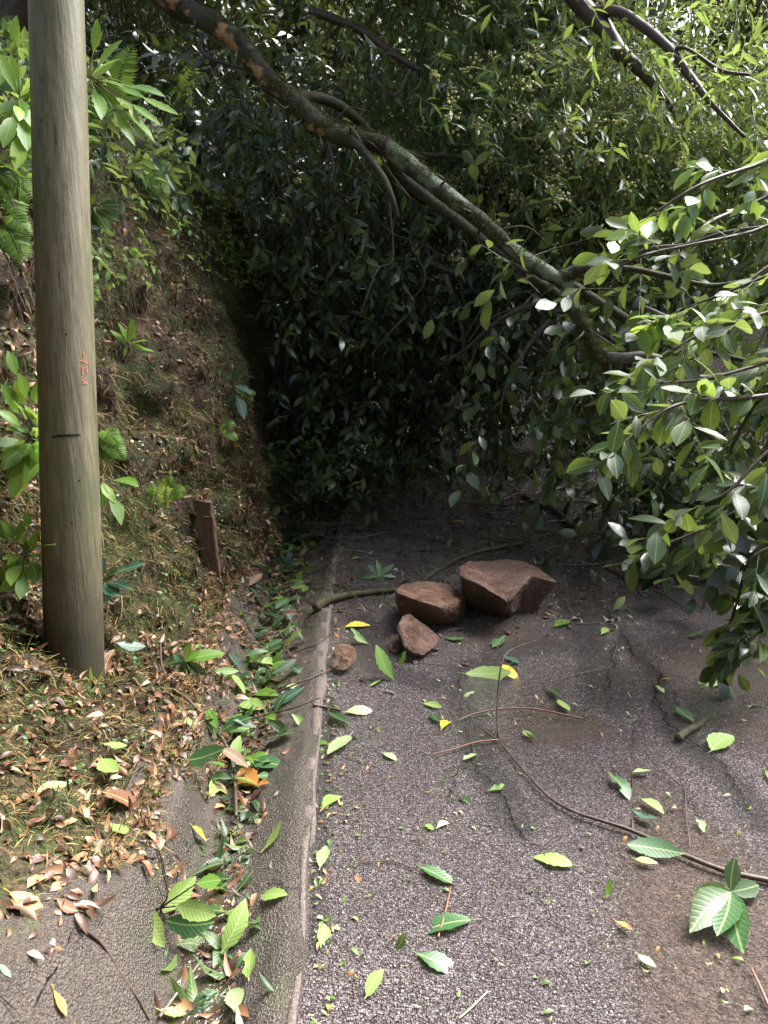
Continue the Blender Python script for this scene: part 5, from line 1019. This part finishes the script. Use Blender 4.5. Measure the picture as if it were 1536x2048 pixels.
twig('thin forked twig left of the main crack', [(1118, 1364), (1150, 1352), (1220, 1338)], .0025, .0018, 'twig')
twig('thin twig on the mud beyond the pointed rock', [(1150, 1250), (1210, 1250), (1310, 1262)], .003, .002, 'twig')
twig('tiny dark twig alone on the pale asphalt', [(895, 1577), (912, 1592), (928, 1603)], .002, .0015, 'twig')
twig('short dark twig near the two broad wet leaves', [(1102, 1845), (1130, 1858), (1160, 1870)], .0022, .0015, 'twig')
twig('dark twig slanting beside the mossy log', [(660, 1155), (700, 1200), (745, 1245)], .005, .003, 'twig', lift=.05)
twig('bent twig tip in front of the rock chip', [(760, 1330), (800, 1325), (850, 1330), (900, 1334)], .002, .0014, 'twig')
twig('slim branch caught over the slanted rock heap', [(770, 1215), (800, 1232), (860, 1222)], .004, .002, 'twig', lift=.03)
for k in range(70):
    u = rng.uniform(590, 1330); v = rng.uniform(915, 1120); p, _ = hit(u, v); a = rng.uniform(-.8, .8)+(math.pi if rng.random() < .5 else 0); L = rng.uniform(.35, 1.1); n = 6
    pts = [p]; h = a
    for q in range(n-1): h += rng.normal(0, .22); pts.append(pts[-1]+np.array([math.cos(h), math.sin(h), 0])*L/n)
    pts = np.array([(x, y, max(H(x, y), 0)+.015+.03*rng.random()) for x, y, z in pts]); r = rng.uniform(.003, .009); mb = MB(); tube(mb, pts, np.linspace(r, r*.4, n), 26, 6, .12, 25.)
    tag(mb.build('fallen_twig', M[('twig', 'twig', 'twig_grey')[k % 3]], None, True, None, pts[0]), 'thin bare twig strewn on the dark road under the fallen crown', 'twig', 'twigs strewn under the fallen crown')
# leafy debris lying on the road under the crown
for k in range(44):
    u, v = (rng.uniform(560, 760), rng.uniform(900, 1080)) if k < 22 else (rng.uniform(760, 1330), rng.uniform(890, 1010)); p, _ = hit(u, v); base = p+np.array([0, 0, .02]); d = nrm(rand_dir(1)*[1, 1, .2]+[0, 0, .1])
    a, b = MB(), MB(); foliage(a, b, [base], d, rng.uniform(.2, .4), 9, .11, NEAR, .05, .9, (0, 0, 1), .5, .1, .0, .004)
    r = thing('broken_sprig', 'broken leafy sprig lying on the dark road under the fallen crown', 'sprig', base, 'broken sprigs under the fallen crown'); a.build('foliage', M['leaf_near' if k % 3 else 'leaf_dark'], r, True, None, base); b.build('stem', M['twig'], r, True, None, base)

# ------------------------------------------------------------------ sprigs and plants, leaf by leaf
def plant(name, label, cat, origin, leaves, mk, stems=(), group=None, w=.22, stem_mk='stem', mks=None, sr=.003, fold=.2):
    """leaves: (base point, tip point, normal hint)"""
    o = np.array(origin); root = thing(name, label, cat, o, group); byk = {}
    for k, (b, t, nh) in enumerate(leaves):
        b = np.array(b); t = np.array(t); L = np.linalg.norm(t-b); key = mks[k] if mks else mk; mb = byk.setdefault(key, MB())
        inst(mb, leaf_t(11, w*rng.uniform(.88, 1.12), fold*rng.uniform(.5, 1.5), rng.uniform(.0, .25), .05, .5, rng.uniform(-.15, .15)), [b], frames(np.array([t-b]), np.array([nh])+rng.normal(0, .15, 3)), np.array([L]))
    mb = MB()
    for s in stems: tube(mb, s, np.linspace(sr, sr*.5, len(s)), 16, 6, .1, 30.)
    for b, t, nh in leaves:
        b = np.array(b); tube(mb, [o if not len(stems) else b-(np.array(t)-b)*.06, b], [sr*.5, sr*.4], 4, 5)
    for key, m in byk.items(): m.build('foliage', M[key], root, True, None, o)
    mb.build('stem', M[stem_mk], root, True, None, o)
UPN = (0, -.25, 1.)
c, _ = hit(1458, 1806); c[2] += .03
S1 = [((1470, 1714), c[1]+.05, 'leaf_near'), ((1408, 1768), c[1]+.03, 'leaf_near'), ((1390, 1782), c[1]-.0, 'leaf_near'), ((1524, 1768), c[1]+.04, 'leaf_near'), ((1390, 1852), c[1]-.13, 'leaf_near'), ((1432, 1860), c[1]-.14, 'leaf_wet'), ((1478, 1890), c[1]-.18, 'leaf_wet')]
plant('leafy_sprig', 'rosette of dark toothed leaves on the muddy asphalt beneath the long forked twig', 'sprig', c, [(c+[0, 0, .005], at(u, v, y) if y else hit(u, v)[0]+[0, 0, .012], (-.4, -.3, .9) if v > 1840 else (0, -.7, .7)) for (u, v), y, k in S1], None, mks=[k for *_, k in S1])
c, _ = hit(372, 1345); c[2] += .05
S2 = [((380, 1282), -.0, 'leaf_near'), ((325, 1328), 0, 'leaf_near'), ((362, 1368), 0, 'leaf_wet'), ((418, 1362), 0, 'leaf_near'), ((450, 1300), .05, 'leaf_bright'), ((400, 1300), .02, 'leaf_bright'), ((345, 1305), .0, 'leaf_wet'), ((395, 1385), -.03, 'leaf_near')]
plant('leafy_sprig', 'green leafy sprig caught on the gutter wall right of the pole', 'sprig', c, [(c, at(u, v, c[1]+d), (0, -.5, .8)) for (u, v), d, k in S2], None, mks=[k for *_, k in S2])
c, _ = hit(760, 1160); c[2] += .03
plant('leafy_sprig', 'dark rosette of narrow leaves on the road behind the ochre rock', 'sprig', c, [(c, at(u, v, c[1]+d), (0, -.5, .8)) for (u, v), d in (((716, 1152), 0), ((735, 1128), .05), ((752, 1120), .06), ((788, 1126), .05), ((792, 1152), .0), ((742, 1176), -.05), ((775, 1172), -.05))], 'leaf_wet', w=.17)
c, _ = hit(322, 1835); c[2] += .03
S4 = [((300, 1830), (246, 1722), c[1]+.06, 'leaf_pale'), ((322, 1826), (394, 1752), c[1]+.08, 'leaf_lime'), ((352, 1812), (430, 1832), c[1]-.02, 'leaf_lime'), ((296, 1818), (325, 1892), c[1]-.1, 'leaf_lime'), ((392, 1768), (448, 1760), c[1]+.05, 'leaf_bright'), ((330, 1840), (428, 1846), c[1]-.0, 'leaf_wet')]
plant('leafy_sprig', 'sprig of large pale leaves standing in the gutter above the water', 'sprig', c, [(at(b[0], b[1], c[1]), at(t[0], t[1], y), (.1, -.75, .6)) for b, t, y, k in S4], None, [[c, at(335, 1790, c[1]), at(330, 1740, c[1]+.03)]]+[[c, at(b[0], b[1], c[1])] for b, *_ in S4], mks=[k for *_, k in S4], stem_mk='twig')
# plants rooted in the bank
def bankp(u, v, out=0.): p, n = hit(u, v); return p+n*out
def plant_px(name, label, cat, org, tips, mk, out=.1, group=None, w=.22, base_px=None, more=0, maxl=.15, **kw):
    tips = list(tips)+[(tips[k % len(tips)][0]+rng.normal(0, 22), tips[k % len(tips)][1]+rng.normal(0, 24), rng.uniform(.0, .12)) for k in range(more)]
    o = bankp(*org); y = o[1]; c = at(*(base_px or org), y-out*.5); lv = []; st_ = [[o, c]]
    for u, v, d in tips:
        t = at(u, v, y-out+d); D = t-c; L = np.linalg.norm(D); l = min(L*.9, maxl*rng.uniform(.8, 1.1)); b = t-D/L*l; lv.append((b, t-[0, 0, .1*l], (.35, -.6, .7))); st_.append([c, (c+b)/2+[0, 0, .015], b])
    plant(name, label, cat, o, lv, mk, st_, group, w, **kw)
plant_px('broadleaf_plant', 'bright lime broad-leaved plant arching from the bank top behind the pole', 'plant', (188, 330), [(240, 66, .1), (202, 222, -.1), (280, 226, -.05), (322, 240, -.05), (357, 218, 0), (195, 28, .1), (250, 160, .05), (300, 175, .1), (230, 110, .15), (270, 275, -.1), (330, 180, .1)], 'leaf_bright', .25, w=.15, sr=.005, more=4, base_px=(180, 160), maxl=.2)
plant_px('broadleaf_plant', 'lime broad-leaved plant at the bank top on the far side of the pole', 'plant', (45, 380), [(8, 170, 0), (60, 140, 0), (40, 230, -.1), (-10, 220, 0), (20, 100, .1), (70, 245, 0), (5, 280, -.1), (55, 290, -.05), (30, 330, -.1), (75, 60, .1)], 'leaf_bright', .2, w=.18, more=12, base_px=(40, 200))
plant_px('laurel_seedling', 'young laurel seedling with a fan of glossy leaves on the dark bank face', 'plant', (185, 415), [(235, 398, 0), (240, 415, 0), (220, 456, 0), (198, 462, 0), (210, 378, 0), (190, 385, .05), (238, 432, -.02)], 'leaf_near', .15)
plant_px('sapling', 'thin sapling with dark glossy leaves standing before the dark hollow', 'plant', (488, 915), [(437, 785, 0), (480, 728, .02), (450, 812, 0), (502, 778, 0), (490, 834, 0), (462, 745, 0), (445, 760, .03)], 'leaf_blue', .12, base_px=(465, 770), stem_mk='twig')
plant_px('broadleaf_plant', 'small plant of blunt green leaves growing out of the bank right behind the pole', 'plant', (200, 960), [(275, 962, -.03), (245, 1040, -.05), (232, 1000, 0), (205, 1010, 0)], 'leaf_bright', .12, w=.19)
plant_px('broadleaf_plant', 'bluish-leaved plant beside the pole just above its base', 'plant', (205, 1165), [(200, 1105, 0), (235, 1130, 0), (250, 1125, -.02), (258, 1165, -.03), (212, 1200, -.05), (285, 1115, 0), (240, 1185, -.05)], 'leaf_blue', .12)
plant_px('shrub', 'leafy shrub with grey twigs growing out of the bank left of the pole', 'shrub', (70, 880), [(5, 760, 0), (30, 790, 0), (55, 800, 0), (70, 845, 0), (15, 850, -.05), (40, 900, -.05), (8, 930, -.05), (60, 930, 0), (25, 990, -.05), (80, 890, 0), (-15, 880, 0), (40, 740, .05), (75, 920, 0)], 'leaf_bright', .3, stem_mk='twig_grey', more=22, maxl=.12)
plant_px('shrub', 'serrated-leaved shrub low on the bank left of the pole', 'shrub', (55, 1110), [(10, 1040, 0), (50, 1050, 0), (20, 1160, -.05), (55, 1105, 0), (5, 1110, 0), (75, 1060, .05), (40, 1190, -.05), (70, 1160, 0), (0, 1180, 0)], 'leaf_bright', .25, w=.24, more=16, maxl=.11)
plant_px('grass_tuft', 'bright green tuft of broad-bladed plant in the middle of the bank', 'plant', (255, 690), [(240, 640, 0), (262, 630, 0), (275, 660, 0), (232, 668, 0), (288, 690, 0), (308, 692, 0), (248, 712, 0), (268, 632, .05), (222, 655, 0), (296, 672, 0)], 'grass', .08, w=.13)
plant_px('grass_tuft', 'small upright green plant at the shaded edge of the bank', 'plant', (400, 608), [(395, 590, 0), (412, 596, 0), (388, 604, 0)], 'leaf_bright', .05, w=.25)
plant_px('grass_tuft', 'grassy tuft in front of the pole base', 'plant', (192, 1378), [(180, 1330, 0), (200, 1350, 0), (215, 1362, 0), (232, 1345, 0), (170, 1350, 0), (205, 1335, .02)], 'grass', .06, w=.07)
plant_px('grass_tuft', 'thin grass tuft beside the brown stake', 'plant', (396, 1030), [(372, 1022, 0), (410, 1000, 0), (420, 1030, 0), (400, 1075, 0), (386, 1060, 0)], 'grass', .06, w=.05)
def fern(label, org, tips, w=.07, mk='fern', out=.12):
    o = bankp(*org); root = thing('fern', label, 'fern', o, 'ferns on the bank')
    for u, v, d in tips:
        y = o[1]-out+d; t = at(u, v, y); m_ = (o+t)/2+np.array([.0, -.05, .05]); C_, _ = smooth_path([o, m_, t], [1, 1, 1], 26); tn = nrm(np.gradient(C_, axis=0)); L = np.linalg.norm(t-o)
        mb = MB(); tube(mb, [o, m_, t], [.0022, .0018, .0008], 16, 5); N = nrm(np.cross(tn, np.cross([.3, -.7, .6], tn))); S = np.cross(N, tn)
        for s in (1, -1):
            k = np.arange(4, 26); f = np.sin(np.linspace(.55, math.pi-.05, 22))**.7; inst(mb, leaf_t(3, .13, .1, .2), C_[k], frames(S[k]*s+tn[k]*.45, N[k]+rng.normal(0, .15, (22, 3))), w*f*L/.3)
        mb.build('frond', M[mk], root, True, None, o)
fern('curled light green fern frond hanging beside the pole near the bank top', (200, 300), [(178, 292, -.05), (175, 270, 0)], .05)
fern('upright fern on the bank top before the dark soil', (345, 330), [(392, 116, 0), (380, 130, .1)], .045)
fern('small dark fern on the bank top', (230, 290), [(265, 90, 0), (255, 95, .05)], .05)
fern('drooping fern at the picture’s edge behind the pole', (18, 450), [(48, 522, -.05), (30, 540, -.05), (60, 470, 0), (-10, 500, 0)], .09)
fern('large fern spilling over the upper bank beside the pole', (10, 350), [(40, 440, -.05), (5, 430, 0), (65, 400, 0), (60, 360, .05)], .09)
fern('pale lacy fern growing out of the middle of the bank', (205, 870), [(250, 920, 0), (225, 930, 0), (240, 890, 0), (200, 925, -.02)], .09)
fern('bright little fern at the shaded corner of the bank', (482, 808), [(512, 788, 0), (508, 802, 0), (488, 790, 0)], .05)
fern('bluish fern in the shade beside the pole', (182, 590), [(196, 560, 0), (200, 600, 0), (188, 620, 0)], .07)
# overgrown lip of the bank: ground-hugging greenery
mb, tb = MB(), MB(); P, N = bank_sample(420, 1.8, 5.2, 106, 128); P = P+N*.03
foliage(mb, tb, P, N*.6+rng.normal(0, .5, P.shape)+[.25, -.1, .1], rng.uniform(.15, .4, len(P)), 8, .1, LAUREL, .25, .9, (0, 0, 1), .6, .15, .2, .003)
tag(mb.build('undergrowth', M['leaf_mid'], None), 'tangled green undergrowth along the top of the bank', 'undergrowth', kind='stuff')
tag(tb.build('undergrowth', M['twig'], None), 'thin brown stems of the undergrowth along the bank top', 'undergrowth', kind='stuff')
mb, tb = MB(), MB(); P, N = bank_sample(120, 2.4, 4.0, 108, 126); P = P+N*.04
foliage(mb, tb, P, N*.5+rng.normal(0, .5, P.shape)+[.2, -.2, .25], rng.uniform(.15, .3, len(P)), 7, .11, LAUREL, .15, .9, (0, 0, 1), .6, .15, .1, .003)
tag(mb.build('undergrowth', M['leaf_bright'], None), 'fresh light green undergrowth on the lit bank top behind the pole', 'undergrowth', kind='stuff')

# greenery lying and growing over the shaded end of the gutter
mb, tb = MB(), MB(); O = zone([(530, 880), (620, 850), (780, 850), (760, 960), (690, 1010), (620, 1050), (560, 1040)], 170, 5.4, 9.2); O[:, 2] = np.minimum(O[:, 2], .55); O = O[[q[2] > H(q[0], q[1])-.05 for q in O]]; O[:, 2] = np.array([max(q[2], H(q[0], q[1])+.03) for q in O])
foliage(mb, tb, O, rng.normal(0, .6, O.shape)+[0, -.2, .2], rng.uniform(.15, .4, len(O)), 9, .1, LAUREL, .15, .9, (0, 0, 1), .6, .1, .1, .003)
tag(mb.build('undergrowth', M['leaf_mid']), 'low dark greenery smothering the far shaded end of the gutter', 'undergrowth', kind='stuff')

fern('broad fern hanging from the bank top over the dark soil', (300, 330), [(330, 400, -.1), (290, 410, -.1), (350, 360, 0), (262, 390, -.05)], .08)
fern('fern sprouting low on the bank in front of the stake', (330, 1020), [(372, 985, -.05), (350, 960, 0), (300, 975, 0)], .06)
fern('small fern on the mossy corner of the bank above the stake', (440, 880), [(470, 850, 0), (475, 880, -.03), (420, 850, 0)], .06)

# trailing small-leaved greenery and moss over the shaded upper face of the bank
mb, tb = MB(), MB(); P, N = bank_sample(190, 3.7, 7.5, 90, 122); P = P+N*.015
foliage(mb, tb, P, N*.35+rng.normal(0, .35, P.shape)+[.1, -.05, -.55], rng.uniform(.1, .3, len(P)), 9, .05, WIDE, .2, .9, (.5, -.2, .7), .5, .1, .35, .002)
tag(mb.build('undergrowth', M['fern']), 'small-leaved dark greenery trailing down the shaded upper face of the bank', 'undergrowth', kind='stuff')
tag(tb.build('undergrowth', M['twig']), 'thin trailing stems on the shaded upper face of the bank', 'undergrowth', kind='stuff')
mb = MB(); strands(mb, 9000, 3.6, 8, .07, .0045, 122, lambda V: np.where(V[..., 2] > 1.0, 1, .05)*np.clip(fbm(V*3+3, 3)*2+.5, .05, 1))
tag(mb.build('moss', M['trunk_moss']), 'dark moss hanging over the shaded upper face of the bank', 'moss', kind='stuff')
